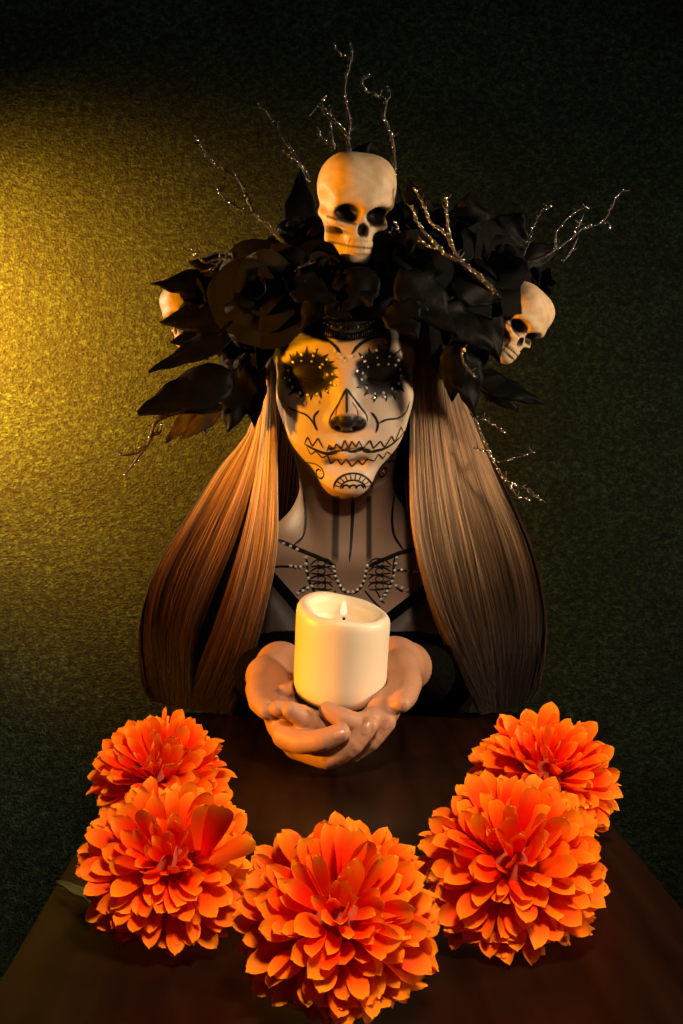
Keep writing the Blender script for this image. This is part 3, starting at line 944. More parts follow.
OMBRE = ([330, 400, 480, 535, 585, 650], [(0.75, 0.60, 0.42), (0.95, 0.80, 0.57), (0.95, 0.76, 0.48), (0.56, 0.33, 0.14), (0.16, 0.07, 0.026), (0.026, 0.011, 0.006)])
OMBRE_R = ([330, 400, 480, 535, 600, 670], [(0.26, 0.175, 0.115), (0.74, 0.55, 0.37), (0.95, 0.73, 0.48), (0.48, 0.31, 0.17), (0.11, 0.058, 0.030), (0.025, 0.013, 0.008)])  # ombre, with the right root tone darkened in place of shade
DARK = ([330, 700], [(0.05, 0.03, 0.02), (0.035, 0.02, 0.013)])  # back hair coloured dark to stand for the shade behind the face
gl = [
    [(262, 320, 1.608), (254, 400, 1.597), (247, 432, 1.585), (214, 472, 1.573), (178, 530, 1.550), (150, 580, 1.518), (137, 635, 1.489), (140, 685, 1.478), (150, 715, 1.472)],
    [(265, 320, 1.604), (258, 410, 1.592), (240, 470, 1.577), (214, 530, 1.550), (190, 590, 1.514), (174, 645, 1.488), (172, 715, 1.471)],
    [(268, 320, 1.600), (263, 420, 1.587), (252, 480, 1.572), (234, 540, 1.542), (210, 600, 1.506), (192, 655, 1.483), (190, 715, 1.469)],
]
# under-layer of darker hair at each side
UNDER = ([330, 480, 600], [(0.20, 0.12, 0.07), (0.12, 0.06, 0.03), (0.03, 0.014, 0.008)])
gu = [[(x + 2, y, d + 0.034) for x, y, d in gl[0]], [(268, 320, 1.60), (262, 430, 1.59), (240, 520, 1.56), (215, 620, 1.52), (205, 715, 1.49)], [(277, 320, 1.60), (276, 430, 1.585), (274, 540, 1.56), (258, 625, 1.515), (238, 715, 1.486)]]
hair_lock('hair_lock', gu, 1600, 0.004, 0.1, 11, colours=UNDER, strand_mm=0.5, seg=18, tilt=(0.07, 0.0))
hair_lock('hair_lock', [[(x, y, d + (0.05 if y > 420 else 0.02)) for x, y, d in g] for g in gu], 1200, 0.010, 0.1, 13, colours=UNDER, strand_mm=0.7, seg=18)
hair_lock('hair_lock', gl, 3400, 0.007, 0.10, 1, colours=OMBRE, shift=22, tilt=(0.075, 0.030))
gl2 = [
    [(268, 320, 1.600), (262, 420, 1.579), (250, 500, 1.553), (233, 570, 1.514), (212, 640, 1.480), (196, 685, 1.470), (186, 715, 1.464)],
    [(272, 320, 1.596), (268, 420, 1.575), (262, 500, 1.549), (250, 580, 1.506), (230, 650, 1.475), (208, 715, 1.461)],
    [(277, 320, 1.596), (276, 400, 1.581), (277, 480, 1.560), (276, 550, 1.525), (263, 618, 1.485), (246, 678, 1.469), (231, 715, 1.461)],
]
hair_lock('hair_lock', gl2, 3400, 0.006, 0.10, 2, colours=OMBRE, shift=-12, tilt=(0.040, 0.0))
gr = [
    [(452, 310, 1.615), (459, 380, 1.603), (480, 430, 1.594), (510, 495, 1.575), (534, 550, 1.542), (547, 610, 1.504), (545, 668, 1.484), (532, 715, 1.472)],
    [(444, 310, 1.607), (450, 380, 1.595), (466, 440, 1.584), (490, 510, 1.560), (511, 580, 1.518), (521, 650, 1.487), (516, 715, 1.471)],
    [(434, 310, 1.599), (440, 400, 1.589), (452, 470, 1.573), (470, 545, 1.536), (488, 620, 1.492), (499, 680, 1.477), (502, 715, 1.468)],
]
gu = [[(x - 2, y, d + 0.034) for x, y, d in gr[0]], [(432, 310, 1.61), (440, 430, 1.59), (462, 520, 1.56), (485, 620, 1.52), (498, 715, 1.49)], [(412, 310, 1.61), (413, 430, 1.585), (418, 540, 1.56), (440, 625, 1.515), (482, 715, 1.486)]]
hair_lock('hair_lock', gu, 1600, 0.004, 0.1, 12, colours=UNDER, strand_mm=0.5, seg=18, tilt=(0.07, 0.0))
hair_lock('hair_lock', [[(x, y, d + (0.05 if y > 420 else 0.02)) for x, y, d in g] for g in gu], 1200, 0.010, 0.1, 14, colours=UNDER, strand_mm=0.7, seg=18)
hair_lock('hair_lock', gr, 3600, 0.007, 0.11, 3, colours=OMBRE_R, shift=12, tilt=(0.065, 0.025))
gr2 = [
    [(440, 310, 1.599), (446, 400, 1.585), (460, 480, 1.564), (478, 560, 1.522), (492, 640, 1.480), (500, 715, 1.464)],
    [(424, 310, 1.595), (427, 400, 1.581), (433, 470, 1.561), (443, 545, 1.524), (460, 620, 1.482), (478, 680, 1.469), (490, 715, 1.462)],
    [(411, 310, 1.595), (411, 400, 1.581), (410, 470, 1.561), (413, 530, 1.532), (430, 600, 1.492), (455, 662, 1.470), (480, 715, 1.461)],
]
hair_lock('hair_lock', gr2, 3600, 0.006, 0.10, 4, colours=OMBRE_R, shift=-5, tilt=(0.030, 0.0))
# hair at the back of the head, falling behind the neck
gb = [[(x, 300, 1.66), (x + (x - 348) * 0.05, 420, 1.70), (x + (x - 348) * 0.25, 560, 1.765), (x + (x - 348) * 0.4, 700, 1.80)] for x in (272, 300, 325, 348, 372, 396, 424)]
hair_lock('hair_lock', gb, 1500, 0.004, 0.05, 5, colours=DARK, clump=60, strand_mm=0.9, seg=14)
# cap of hair on the crown of the head
HF = Field(np.arange(-0.09, 0.17, 0.004), np.arange(1.50, 1.78, 0.004), np.arange(ZC - 0.08, ZC + 0.24, 0.004))
HF.ell(h(0, 88, 32), np.array([78, 93, 90]) * HS, 0.01)
HF.ell(h(0, -6, -50), np.array([66, 74, 100]) * HS, 0.01, 'cut')
HF.ell(h(0, 40, -60), np.array([60, 60, 100]) * HS, 0.01, 'cut')
hv, hq = HF.mesh()
hc = pchild('hair_cap', hv, hq, M_HAIR); set_color(hc.data, np.tile((0.04, 0.024, 0.016), (len(hv), 1)))  # cap carries the same shade-dark tint as the back hair

# stool the person sits on (below the table line)
stool = empty('stool', (0.037, 1.78, 0)); tag(stool, 'low dark wooden stool under the seated person', 'stool')
sl = Vector(stool.location)
SEAT = 0.288
def spart(name, bm):
    bmesh.ops.translate(bm, vec=-sl, verts=bm.verts); return link_obj(name, bm_mesh(name, bm, M_WOOD), stool)
spart('seat', box_bm(0.037, 1.78, SEAT - 0.015, 0.34, 0.30, 0.03, 0.006))
for a in (-1, 1):
    for b in (-1, 1):
        spart('leg', box_bm(0.037 + a * 0.14, 1.78 + b * 0.12, (SEAT - 0.03) / 2, 0.03, 0.03, SEAT - 0.03, 0.003))

# ------------------------------------------------------------------ headdress
crown = empty('flower_crown', Vector(h(0, 80, 75)))
tag(crown, 'black flower crown with roses, leaves, glitter twigs and three small skulls on the head', 'headdress')
CO = np.array(crown.location)


def cchild(name, V, Fc, material, parent=None, smooth=True):
    return link_obj(name, mesh_np(name, np.asarray(V) - CO, Fc, material, smooth), parent or crown)


# padded base ring round the head
ringpts = []
for i in range(49):
    a = 2 * math.pi * i / 48
    ringpts.append(h(82 * math.sin(a), 86 - 92 * math.cos(a), 66 + 5 * math.cos(a)))
tv, tf = tube_arrays(ringpts, 0.021, 10)
cchild('base_ring', tv, tf, M_LEAF)
# beaded tiara band on the forehead
for k, (zoff, r, nm) in enumerate(((45, 2.6, 'tiara_band'),)):
    pts = [h(x, 0, 0) for x in ()]
arc = []
for i in range(33):
    a = math.radians(-34 + 68 * i / 32)
    arc.append(h(2 + 68 * math.sin(a), 66 - 74 * math.cos(a), 37 + 14 * (a / 0.6) ** 2))
arc = np.array(arc)
tv, tf = tube_arrays(arc, 0.0045, 8); band = cchild('tiara_band', tv, tf, M_CLOTH)
bm = bmesh.new(); bmesh.ops.create_icosphere(bm, subdivisions=1, radius=1.0)
rib_mesh = bm_mesh('band_rib', bm, mat('black_bead', (0.02, 0.018, 0.016), 0.18, 0.0, 0.8), True)
for i, p in enumerate(catmull(arc, 40)):
    o = link_obj('band_rib', rib_mesh, band); o.location = Vector(p + np.array([0, -0.004, -0.0005]) - CO); o.scale = (0.0011, 0.0022, 0.0046)
for i, p in enumerate(catmull(arc, 22)):
    o = link_obj('band_stone', stone_mesh if i % 4 == 1 else rib_mesh, band); o.location = Vector(p + np.array([0, -0.0035, 0.0085]) - CO)
    o.scale = (0.0013,) * 3 if i % 4 == 1 else (0.0018,) * 3


# roses -------------------------------------------------------------
def petal_mesh(name, r0, r1, hgt, spread, curl, mat_=M_ROSE):
    nu, nv = 9, 8
    V = []; Fq = []
    for j in range(nv):
        v = j / (nv - 1)
        for i in range(nu):
            u = -1 + 2 * i / (nu - 1)
            wv = math.sin(min(1.0, 0.18 + v * 1.0) * math.pi * 0.56)
            phi = u * spread * (0.35 + 0.65 * wv)
            lip = max(0.0, v - 0.68) / 0.32
            rho = r0 + (r1 - r0) * v ** 1.3 + curl * lip ** 2 * (1 - 0.3 * abs(u)) + 0.02 * math.sin(5 * u + 3 * v) * v
            z = hgt * (v ** 0.85) * (1 - 0.28 * (abs(u) ** 2.4) * v) - curl * 0.55 * lip ** 2.5 + 0.03 * math.sin(4 * u + 1) * v
            V.append((rho * math.cos(phi), rho * math.sin(phi), z))
    for j in range(nv - 1):
        for i in range(nu - 1):
            Fq.append((j * nu + i, j * nu + i + 1, (j + 1) * nu + i + 1, (j + 1) * nu + i))
    return mesh_np(name, np.array(V), np.array(Fq), mat_)


PET = [petal_mesh('petal', 0.05, 0.17, 0.80, 1.35, 0.05), petal_mesh('petal', 0.08, 0.36, 0.80, 1.05, 0.14),
       petal_mesh('petal', 0.10, 0.62, 0.70, 0.80, 0.22), petal_mesh('petal', 0.12, 0.90, 0.48, 0.62, 0.26)]


def rose(px, py, d, rpx, face, seed, full=True):
    r = random.Random(seed)
    root = bpy.data.objects.new('rose', None); root.empty_display_size = 0.01
    COL.objects.link(root); root.parent = crown
    R = rpx * d / F_PX
    root.location = Vector(P(px, py, d) - CO)
    root.rotation_euler = Vector(face).normalized().to_track_quat('Z', 'Y').to_euler()
    root.scale = (R, R, R)
    for ring, n in enumerate((3, 4, 5, 6)):
        for k in range(n):
            o = link_obj('petal', PET[ring], root)
            a = 2 * math.pi * (k + r.uniform(-.12, .12)) / n + ring * 0.7
            o.rotation_euler = (r.uniform(-.10, .10), r.uniform(-.12, .12), a)
            sc = r.uniform(.9, 1.1); o.scale = (sc, sc, r.uniform(.85, 1.1))
            o.location = (0, 0, -0.30 - 0.06 * ring)
    return root


ROSES = [(262, 292, 1.475, 52, (-0.35, -1, 0.15)), (203, 302, 1.545, 47, (-0.9, -0.7, 0.25)), (236, 350, 1.575, 34, (-0.8, -0.8, -0.35)),
         (326, 275, 1.48, 40, (-0.1, -1, 0.5)), (410, 262, 1.485, 42, (0.2, -1, 0.55)), (492, 262, 1.53, 52, (0.55, -0.9, 0.5)),
         (470, 338, 1.54, 40, (0.7, -1, -0.1)), (300, 232, 1.60, 34, (-0.3, -0.5, 0.9)), (428, 222, 1.60, 40, (0.3, -0.4, 0.9)), (540, 285, 1.62, 30, (1, -0.3, 0.3))]
for i, q in enumerate(ROSES):
    rose(*q, 100 + i)


# leaves ------------------------------------------------------------
def leaf_arrays(base, tip, width, face, droop=0.0, fold=0.12, wav=0.10, nu=9, nv=18, blunt=0.85):
    base = np.asarray(base, float); tip = np.asarray(tip, float)
    Y = tip - base; L = np.linalg.norm(Y); Y = Y / L
    Nn = np.asarray(face, float); Nn = Nn - Y * (Nn @ Y); Nn /= np.linalg.norm(Nn) + 1e-9
    X = np.cross(Y, Nn)
    V = []; Fq = []
    for j in range(nv):
        v = j / (nv - 1)
        w = width * (math.sin(math.pi * v ** 0.72) ** 0.85 * (1.12 - 0.3 * v) if 0 < v < 1 else 0.02) * (1 + 0.06 * math.sin(23 * v + L * 900))
        for i in range(nu):
            u = -1 + 2 * i / (nu - 1)
            z = -fold * width * abs(u) + wav * width * math.sin(7 * v + 2 * u + L * 300) + 0.07 * width * abs(u) * math.sin(19 * v + 3 * u) + droop * L * (v * v - v)
            V.append(base + Y * L * v + X * u * w + Nn * z)
    for j in range(nv - 1):
        for i in range(nu - 1):
            Fq.append((j * nu + i, j * nu + i + 1, (j + 1) * nu + i + 1, (j + 1) * nu + i))
    return np.array(V), np.array(Fq)


def solid(o, t):
    md = o.modifiers.new('thickness', 'SOLIDIFY'); md.thickness = t; md.offset = 0
    return o


def leaf(b, t, wpx, face=(0, -1, 0.2), material=None, droop=0.0, name='leaf', fold=0.15):
    wv = wpx * b[2] / F_PX
    V, Fq = leaf_arrays(P(*b), P(*t), wv, face, droop, fold)
    return solid(cchild(name, V, Fq, material or M_LEAF), 0.0008)


LV = [((232, 372, 1.51), (137, 412, 1.50), 27, (-0.3, -1, 0.5)), ((236, 325, 1.51), (148, 371, 1.50), 16, (-0.2, -1, 0.6)), ((222, 278, 1.53), (150, 283, 1.53), 17, (-0.1, -1, 0.7)),
      ((240, 318, 1.50), (160, 322, 1.51), 16, (0, -1, 0.3)), ((245, 366, 1.56), (228, 432, 1.555), 20, (0, -1, 0.1)), ((252, 352, 1.565), (255, 428, 1.56), 15, (0.3, -1, 0)),
      ((392, 300, 1.46), (418, 338, 1.45), 20, (0, -1, 0.1)), ((400, 268, 1.46), (458, 336, 1.46), 24, (0.2, -1, 0.3)), ((438, 305, 1.48), (496, 350, 1.49), 20, (0.2, -1, 0.4)),
      ((462, 350, 1.51), (474, 414, 1.52), 17, (0.2, -1, 0)), ((478, 378, 1.54), (543, 403, 1.54), 14, (0.1, -1, 0.6)), ((480, 372, 1.55), (520, 412, 1.56), 14, (0, -1, 0.1)),
      ((455, 345, 1.50), (452, 402, 1.52), 15, (-0.2, -1, 0)), ((300, 262, 1.62), (300, 168, 1.63), 19, (-0.2, -1, 0.1)), ((290, 262, 1.60), (268, 236, 1.60), 17, (-0.3, -1, 0.3)),
      ((390, 250, 1.60), (394, 168, 1.62), 16, (0.2, -1, 0)), ((430, 250, 1.60), (408, 178, 1.62), 14, (0, -1, 0.2)), ((470, 240, 1.60), (470, 192, 1.60), 24, (0.2, -1, 0.4)),
      ((500, 245, 1.58), (522, 212, 1.58), 22, (0.3, -1, 0.4)), ((515, 262, 1.60), (562, 245, 1.62), 14, (0.3, -1, 0.3)), ((350, 160, 1.60), (372, 142, 1.60), 8, (0, -1, 0.3)),
      ((250, 262, 1.52), (188, 262, 1.53), 16, (0, -1, 0.8)), ((290, 280, 1.46), (335, 300, 1.45), 18, (0, -1, 0.4)), ((345, 268, 1.47), (372, 306, 1.45), 20, (0, -1, 0.3)),
      ((330, 285, 1.46), (298, 330, 1.46), 16, (-0.2, -1, 0.1)), ((272, 318, 1.52), (258, 372, 1.55), 13, (-0.2, -1, 0)), ((375, 270, 1.46), (338, 312, 1.45), 18, (0, -1, 0.2)),
      ((450, 280, 1.50), (505, 300, 1.51), 20, (0.3, -1, 0.4)), ((480, 300, 1.52), (500, 362, 1.53), 18, (0.2, -1, 0)), ((325, 305, 1.455), (352, 318, 1.45), 10, (0, -1, 0.3)), ((418, 300, 1.455), (408, 336, 1.47), 14, (0, -1, 0))]
for b, t, w, f in LV:
    leaf(b, t, w, f, droop=random.uniform(-.15, .1))
leaf((232, 330, 1.53), (170, 342, 1.535), 15, (-0.2, -1, 0.2)); leaf((228, 300, 1.54), (166, 318, 1.55), 13, (-0.3, -1, 0.3))
for b, t, w, f in (((205, 398, 1.52), (165, 443, 1.52), 11, (0, -1, 0.3)), ((222, 404, 1.51), (180, 440, 1.51), 10, (0, -1, 0.5)), ((214, 392, 1.515), (205, 436, 1.51), 9, (0.2, -1, 0.2)), ((262, 255, 1.50), (300, 268, 1.49), 8, (0, -1, 0.8))):
    leaf(b, t, w, f, M_LEAF_BROWN, name='gauze_petal')


# twigs with glitter -------------------------------------------------
bm = bmesh.new(); bmesh.ops.create_icosphere(bm, subdivisions=1, radius=1.0)
bm.verts.ensure_lookup_table()
_iv = np.array([v.co[:] for v in bm.verts]); _if = np.array([[v.index for v in f.verts] for f in bm.faces]); bm.free()


def twig(paths, r0=1.5, seed=0, glit=1.0):
    r = np.random.default_rng(seed)
    VV = []; FF = []; off = 0; GV = []; GF = []; go = 0
    for bi, path in enumerate(paths):
        pts = np.array([P(*q) for q in path])
        L = np.linalg.norm(np.diff(pts, axis=0), axis=1).sum()
        n = max(8, int(L / 0.0022)); q = catmull(pts, n)
        q += r.normal(0, 0.00028, q.shape); 
        rad = np.linspace(r0 * 1.4 if bi == 0 else r0 * 1.1, 0.9, n) * mm * (0.85 + 0.4 * r.random(n))
        tv, tf = tube_arrays(q, rad, 6)
        VV.append(tv); FF.append(tf + off); off += len(tv)
        for k in range(int(n * 1.7 * glit)):
            i = r.integers(0, n); dv = r.normal(0, 1, 3); dv /= np.linalg.norm(dv)
            c = q[i] + dv * rad[i] * 0.95
            GV.append(c + _iv * (0.0007 + 0.0006 * r.random()) * (1 if r.random() > .1 else 1.5)); GF.append(_if + go); go += len(_iv)
        # buds along the side
        for k in range(int(L / 0.014)):
            i = int(r.integers(2, n - 1)); dv = r.normal(0, 1, 3); dv[1] *= 0.4; dv[2] = abs(dv[2]); dv /= np.linalg.norm(dv)
            b = np.array([q[i], q[i] + dv * 0.0035, q[i] + dv * 0.007 + np.array([0, 0, 0.001])])
            tv, tf = tube_arrays(b, np.array([1.0, 0.9, 0.5]) * mm, 5); VV.append(tv); FF.append(tf + off); off += len(tv)
    o = cchild('twig', np.vstack(VV), np.vstack(FF), M_TWIG)
    g = cchild('glitter', np.vstack(GV), np.vstack(GF), M_GLITTER, o); g['kind'] = 'stuff'
    return o


D = 1.58
T = lambda L, d=D: [(a, b, d) for a, b in L]
twig([T([(306, 272), (290, 250), (272, 230), (255, 215), (236, 207), (222, 195), (217, 185)]), T([(258, 217), (246, 196), (240, 180), (222, 168), (205, 155), (196, 136)])], 2.0, 1, 1.3)
twig([T([(310, 180), (298, 160), (285, 140), (270, 118), (258, 104)], 1.62), T([(300, 165), (285, 152), (266, 148)], 1.62)], 1.3, 2)
twig([T([(352, 160), (348, 140), (350, 122), (345, 98), (346, 78), (350, 60), (338, 52), (332, 42)], 1.60), T([(348, 135), (336, 122), (325, 112), (318, 104), (311, 115)], 1.60), T([(349, 66), (352, 52), (350, 44)], 1.60),
      T([(330, 117), (322, 104), (326, 96)], 1.60), T([(334, 150), (331, 132), (330, 112)], 1.60), T([(333, 146), (322, 138), (318, 128)], 1.60)], 1.6, 3)
twig([T([(394, 175), (394, 150), (390, 132), (384, 116), (386, 100), (376, 95), (366, 90), (362, 82), (368, 74)], 1.60), T([(384, 102), (390, 96), (388, 86)], 1.60)], 1.4, 4)
twig([T([(418, 290), (412, 262), (402, 240), (396, 222)], 1.50), T([(410, 258), (400, 250), (390, 232)], 1.50)], 1.3, 5, 1.5)
twig([T([(495, 292), (478, 275), (462, 262), (452, 245), (448, 222), (446, 198)], 1.47), T([(462, 262), (448, 256), (436, 244), (420, 226), (412, 206)], 1.47), T([(452, 246), (444, 232), (430, 222), (424, 206), (414, 188)], 1.47), T([(440, 248), (428, 246), (418, 240)], 1.47)], 1.9, 6, 1.8)
twig([T([(528, 262), (545, 256), (566, 242), (584, 228), (602, 222), (612, 206), (618, 194), (630, 190)], 1.58), T([(556, 248), (556, 232), (566, 220), (578, 210), (588, 208)], 1.58), T([(602, 222), (610, 224), (608, 230)], 1.58),
      T([(572, 236), (580, 222), (583, 214)], 1.58), T([(562, 262), (572, 250), (578, 236)], 1.58)], 1.5, 7, 0.8)
twig([T([(520, 260), (528, 244), (532, 228), (542, 212), (552, 206)], 1.60), T([(528, 244), (522, 232), (520, 224)], 1.60)], 1.2, 8)
twig([T([(176, 412), (156, 422), (150, 440), (138, 458), (124, 476)], 1.53), T([(146, 446), (132, 454), (120, 455)], 1.53), T([(150, 436), (160, 432), (162, 424)], 1.53)], 1.7, 9, 0.4)
twig([T([(470, 408), (484, 440), (494, 462), (506, 480), (524, 488), (545, 502)], 1.58), T([(490, 452), (480, 450), (474, 448)], 1.58), T([(506, 480), (518, 496), (530, 500)], 1.58), T([(470, 414), (486, 420), (504, 432)], 1.58), T([(498, 462), (516, 458), (534, 452)], 1.58)], 1.0, 10, 1.2)
twig([T([(476, 378), (466, 366), (462, 352), (474, 340)], 1.49)], 1.1, 11, 0.6)
twig([T([(240, 262), (222, 258), (205, 262), (192, 252), (183, 248)], 1.50), T([(222, 258), (214, 268), (200, 272)], 1.50)], 1.4, 12, 0.5)
twig([T([(300, 300), (286, 288), (296, 270), (314, 262)], 1.465)], 1.0, 13, 0.3)

# skulls --------------------------------------------------------------
SF = Field(np.arange(-0.050, 0.0501, 0.00125), np.arange(-0.060, 0.068, 0.00125), np.arange(-0.066, 0.072, 0.00125))
q = lambda *a: np.array(a) * mm
SF.ell(q(0, 12, 21), q(37, 46, 35), 0.01)
for s in (-1, 1):
    SF.ell(q(s * 16, -7, 33), q(22, 29, 23), 0.018)
    SF.ell(q(s * 12, -8, 8), q(23, 27, 20), 0.02)
for s in (-1, 1):
    SF.ell(q(s * 23, -21, -14), q(9, 11, 6), 0.012)
    SF.cone(q(s * 27, -16, -12), q(s * 33, 8, -8), 5 * mm, 4 * mm, 0.008)
    SF.cone(q(s * 5, -36, 9), q(s * 27, -29, 10), 4.5 * mm, 4 * mm, 0.010)
SF.ell(q(0, -25, -24), q(16.5, 14, 16), 0.012)
SF.cone(q(0, -26, -46), q(0, -25, -40), 10 * mm, 13 * mm, 0.01)
for s in (-1, 1):
    SF.cone(q(s * 7, -28, -47), q(s * 20, -4, -36), 8 * mm, 6.5 * mm, 0.012)
    SF.cone(q(s * 20, -4, -36), q(s * 27, 6, -6), 6.5 * mm, 6 * mm, 0.010)
    SF.ell(q(s * 17, -36, -4), q(13.5, 17, 10.5), 0.006, 'cut')
    SF.ell(q(s * 42, -8, 0), q(9, 16, 12), 0.012, 'cut')
    SF.ell(q(s * 27, -24, -29), q(9, 11, 5.5), 0.008, 'cut')
    SF.ell(q(s * 2.6, -39, -20), q(3.4, 9, 6.5), 0.003, 'cut')
SF.cone(q(0, -38, -15), q(0, -38, -12), 2.4 * mm, 2 * mm, 0.003, 'cut')
for i in range(-4, 5):
    for zz, ln in ((-33.5, 4.2), (-41.0, 3.6)):
        a = i * 0.21
        SF.cone(q(17 * math.sin(a), -21 - 19.4 * math.cos(a), zz - ln * .4), q(17 * math.sin(a), -21 - 19.4 * math.cos(a), zz + ln * .4), 2.1 * mm, 1.9 * mm, 0.0012)
SV, SQ = SF.mesh(); SV = smooth_mesh(SV, SQ, 1, 0.4)
sm = mesh_np('skull', SV, SQ, M_BONE)
x, y, z = SV.T * 1000
col = np.tile((0.60, 0.44, 0.27), (len(SV), 1))
_n = 0.5 + 0.5 * np.sin(x * 0.31 + 2 * np.sin(z * 0.17)) * np.sin(y * 0.23 + z * 0.21)
_n2 = np.sin(x * 0.9 + 3 * np.sin(z * 0.4 + 1)) * np.sin(z * 0.7 + 2 * np.sin(x * 0.5 + y * .3))
col *= (0.84 + 0.16 * _n + 0.05 * _n2)[:, None] * np.array([1.0, 0.985, 0.95])


def darken(mask, c):
    global col
    mask = np.clip(mask, 0, 1)[:, None]; col = col * (1 - mask) + np.array(c) * mask


for s in (-1, 1):   # darker sockets, nose and strip under the cheekbones
    darken(sstep(1.15, 0.85, np.sqrt(((x - s * 17) / 13.2) ** 2 + ((z + 4) / 10.2) ** 2)) * (y < -12), (0.012, 0.009, 0.007))
    darken(0.85 * sstep(1.2, 0.6, np.sqrt(((x - s * 24) / 12) ** 2 + ((z + 25) / 4.5) ** 2)) * (y < 4), (0.04, 0.025, 0.015))
darken(sstep(1.2, 0.8, np.hypot(x / 5.5, (z + 19) / 7.5)) * (y < -25), (0.02, 0.013, 0.009))
darken(0.7 * sstep(1.6, 0.4, np.abs(z + 37.4)) * (y < -12), (0.05, 0.03, 0.018))
darken(0.55 * sstep(11, 6, np.abs(z + 37)) * sstep(0.35, 0.0, np.abs(np.sin(np.arctan2(x, -(y + 21)) / 0.21 * math.pi / 1 - math.pi / 2))) * (y < -24), (0.12, 0.07, 0.035))
darken(0.75 * sstep(2.2, 0.6, np.abs(z + 15 - 0.12 * np.abs(x))) * (np.abs(x) > 7) * (y < -8), (0.05, 0.03, 0.018))
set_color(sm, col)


def skull(px, py, d, yaw, pitch, roll, sc, label):
    o = link_obj('skull', sm, crown)
    o.location = Vector(P(px, py, d) - CO)
    o.rotation_euler = (Matrix.Rotation(roll, 3, 'Y') @ Matrix.Rotation(yaw, 3, 'Z') @ Matrix.Rotation(pitch, 3, 'X')).to_euler()
    o.scale = (sc,) * 3
    o['label'] = label


R_ = math.radians
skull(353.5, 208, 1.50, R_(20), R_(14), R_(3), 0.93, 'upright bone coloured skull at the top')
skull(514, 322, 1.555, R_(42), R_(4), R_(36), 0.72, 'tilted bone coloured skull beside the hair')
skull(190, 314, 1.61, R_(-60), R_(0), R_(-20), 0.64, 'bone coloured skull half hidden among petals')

# ------------------------------------------------------------------ marigold pompons on the table
def petal_material():
    m = mat('orange_silk_petal', (0.9, 0.2, 0.02), 0.6, 0.0, 0.1)
    N, L, b = nodes(m)
    a = N.new('ShaderNodeVertexColor'); a.layer_name = 'Col'
    oi = N.new('ShaderNodeObjectInfo')
    hs = N.new('ShaderNodeHueSaturation')
    mr = N.new('ShaderNodeMapRange'); mr.inputs['To Min'].default_value = 0.497; mr.inputs['To Max'].default_value = 0.513
    L.new(oi.outputs['Random'], mr.inputs[0]); L.new(mr.outputs[0], hs.inputs['Hue'])
    L.new(a.outputs[0], hs.inputs['Color']); L.new(hs.outputs[0], b.inputs['Base Color'])
    tr = N.new('ShaderNodeBsdfTranslucent'); mixs = N.new('ShaderNodeMixShader'); mixs.inputs[0].default_value = 0.28
    L.new(hs.outputs[0], tr.inputs['Color'])
    out = [n for n in N if n.type == 'OUTPUT_MATERIAL'][0]
    L.new(b.outputs[0], mixs.inputs[1]); L.new(tr.outputs[0], mixs.inputs[2]); L.new(mixs.outputs[0], out.inputs[0])
    return m


M_PETAL = petal_material()


def marigold_petal(seed):
    """unit petal: grows along +Z from the origin, cupped towards +Y"""
    r = random.Random(seed)
    nu, nv = 5, 10
    V = []; C = []; Fq = []
    cup = r.uniform(0.15, 0.5); bend = r.uniform(-0.10, 0.26); tw = r.uniform(-.2, .2); notch = r.uniform(0.0, 0.05)
    for j in range(nv):
        v = math.sin(math.pi / 2 * j / (nv - 1))
        w = 0.162 * ((0.30 + 0.70 * math.sin(v / 0.78 * math.pi / 2)) if v < 0.78 else max(0.05, math.sqrt(max(0.0, 1 - ((v - 0.78) / 0.221) ** 2))))
        for i in range(nu):
            u = -1 + i / 2
            x = u * w; y = cup * w * (u * u) * 0.9 - bend * v * v + 0.008 * math.sin(6 * v + 3 * u)
            z = v - 0.02 * u * u * v
            V.append((x * math.cos(tw * v) - y * math.sin(tw * v), x * math.sin(tw * v) + y * math.cos(tw * v), z))
            t = max(0, (v - 0.35) / 0.65)
            a, b_, c = np.array((0.88, 0.018, 0.003)), np.array((1.0, 0.070, 0.003)), np.array((1.0, 0.29, 0.010))
            C.append(a * (1 - t) + b_ * t if t < 0.55 else (a * 0.45 + b_ * 0.55) * (1 - (t - .55) / .45) + c * (t - .55) / .45)
    for j in range(nv - 1):
        for i in range(nu - 1):
            Fq.append((j * nu + i, j * nu + i + 1, (j + 1) * nu + i + 1, (j + 1) * nu + i))
    m = mesh_np('petal', np.array(V), np.array(Fq), M_PETAL)
    set_color(m, np.array(C))
    return m


MP = [marigold_petal(k) for k in range(8)]
bm = bmesh.new(); bmesh.ops.create_icosphere(bm, subdivisions=2, radius=1.0)
core_mesh = bm_mesh('flower_core', bm, mat('dark_orange_core', (0.35, 0.03, 0.005), 0.8), True)
M_GREEN = noisy_material('olive_leaf', (0.03, 0.035, 0.008), (0.07, 0.07, 0.02), 60, 0.6)


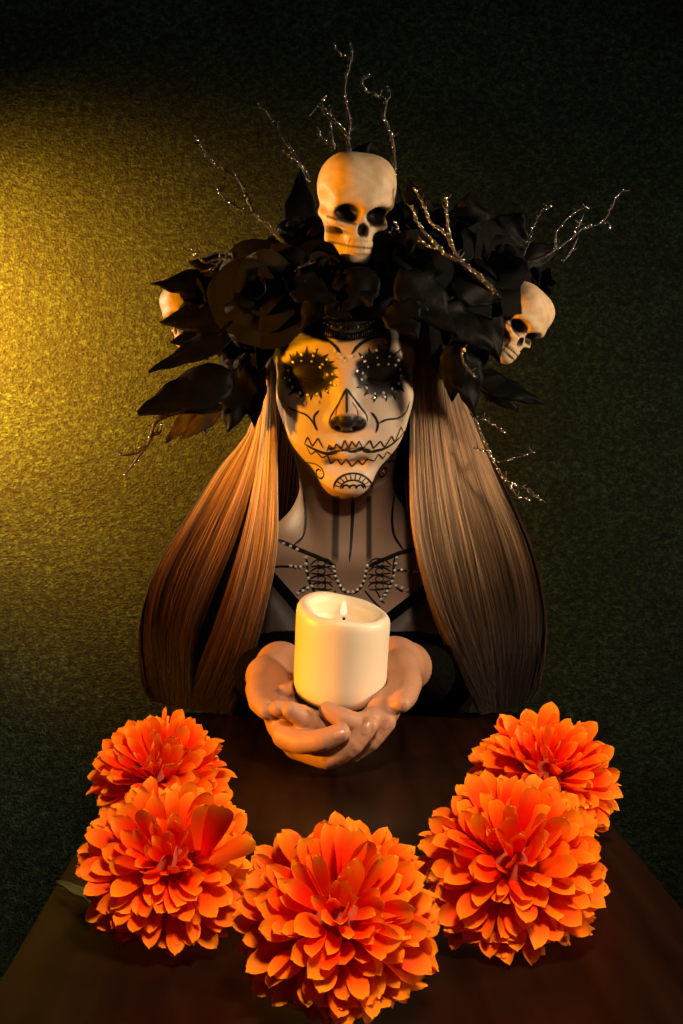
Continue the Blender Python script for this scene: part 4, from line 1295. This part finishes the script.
def marigold(px, py, d, rpx, axis, seed, label, n=290, leaf_dir=None, big=()):
    r = random.Random(seed)
    root = empty('marigold', PV(px, py, d))
    tag(root, label, 'flower', 'orange marigold pompons on the table')
    R = rpx * d / F_PX
    A = Vector(axis).normalized()
    Q = A.to_track_quat('Z', 'Y').to_matrix()
    zmin = ZT + 0.0015 - root.location.z
    c = link_obj('flower_core', core_mesh, root); c.scale = (R * 0.5, R * 0.5, R * 0.46)
    ga = math.pi * (3 - math.sqrt(5))
    for k in range(n):
        f = (k + 0.5) / n
        th = math.acos(1 - f * (1 + 0.55))                # 0 .. ~123 degrees from the axis
        ph = k * ga + r.uniform(-.12, .12)
        th2 = th + r.uniform(-.17, .17)
        dirl = Vector((math.sin(th2) * math.cos(ph), math.sin(th2) * math.sin(ph), math.cos(th2)))
        up = Vector((0, 0, 1))
        # petals lean outwards from the axis: inner face looks to the flower's centre line
        side = up.cross(dirl)
        if side.length < 1e-3: side = Vector((1, 0, 0))
        side.normalize()
        inner = dirl.cross(side)                          # points towards the axis
        ln = R * (0.66 if th > 0.5 else 0.56) * r.uniform(.86, 1.10)
        lean = r.uniform(-0.5, 0.5)
        zax = (dirl - inner * lean * 0.4).normalized(); xax = side; yax = zax.cross(xax)
        tip_r = R * (1.0 + 0.04 * math.sin(th * 3)) * r.uniform(0.84, 1.06) * (0.90 + 0.12 * math.sin(th))
        base = dirl * (tip_r - ln)
        M3 = Matrix((xax, yax, zax)).transposed()
        spin = Matrix.Rotation(r.uniform(-.9, .9), 3, 'Z')
        o = link_obj('petal', MP[r.randrange(8)], root)
        w = ln * r.uniform(0.92, 1.22) * (1.0 if th > 0.45 else 0.75)
        M4 = (Q @ M3 @ spin).to_4x4() @ Matrix.Diagonal((w, w, ln, 1))
        b = Q @ base
        tip = b + (Q @ zax) * ln
        if tip.z < zmin + 0.004:                          # petals spread out on the table instead of sinking into it
            zt = Q @ zax
            hz = Vector((zt.x, zt.y, 0)).normalized()
            b.z = max(b.z, zmin + 0.008)
            k_ = (zmin + 0.005 + r.uniform(0, .006) - b.z) / ln
            k_ = max(-0.9, min(0.9, k_))
            nz = (hz * math.sqrt(1 - k_ * k_) + Vector((0, 0, k_))).normalized()
            nx = nz.cross(Vector((0, 0, 1))).normalized(); ny = nz.cross(nx)
            M4 = Matrix((nx, ny, nz)).transposed().to_4x4() @ Matrix.Diagonal((w, w, ln, 1))
        o.matrix_local = Matrix.Translation(b) @ M4
    for (bx, tx, wd) in big:                              # loose long petals standing out
        bp = PV(*bx) - root.location; tp = PV(*tx) - root.location; zz = (tp - bp); ln = zz.length; zz.normalize()
        xx = zz.cross(Vector((0.2, -1, 0.2))).normalized(); yy = zz.cross(xx)
        o = link_obj('petal', MP[r.randrange(8)], root)
        o.matrix_local = Matrix.Translation(bp) @ Matrix((xx, yy, zz)).transposed().to_4x4() @ Matrix.Diagonal((wd, wd, ln, 1))
    if leaf_dir is not None:
        for (bx, tx, w) in leaf_dir:
            bp = P(*bx); tp = P(*tx); bp[2] = tp[2] = ZT + 0.004
            V, Fq = leaf_arrays(bp, tp, w, (0, 0, 1), -0.05, -0.1, 0.04)
            solid(link_obj('leaf', mesh_np('leaf', V - np.array(root.location), Fq, M_GREEN), root), 0.0008)
    return root


marigold(162, 784, 0.985, 73, (-0.25, -0.75, 0.75), 21, 'orange marigold pompon at the rear, behind the left flower')
marigold(168, 869, 0.785, 91, (0.05, -0.95, 0.55), 22, 'orange marigold pompon with an upright petal, left of the front flower', leaf_dir=[((152, 900, 0.81), (56, 890, 0.889), 0.010)],
         big=[((205, 856, 0.755), (227, 796, 0.745), 0.042), ((198, 850, 0.755), (203, 800, 0.755), 0.034), ((210, 862, 0.755), (256, 838, 0.755), 0.034)])
marigold(337, 925, 0.70, 105, (0.0, -0.95, 0.60), 23, 'large orange marigold pompon nearest the camera, in the middle')
marigold(512, 870, 0.79, 98, (-0.1, -0.95, 0.60), 24, 'orange marigold pompon with dark hollow centre, right of the front flower')
marigold(543, 784, 0.985, 77, (0.15, -0.75, 0.75), 25, 'orange marigold pompon at the rear, behind the right flower')
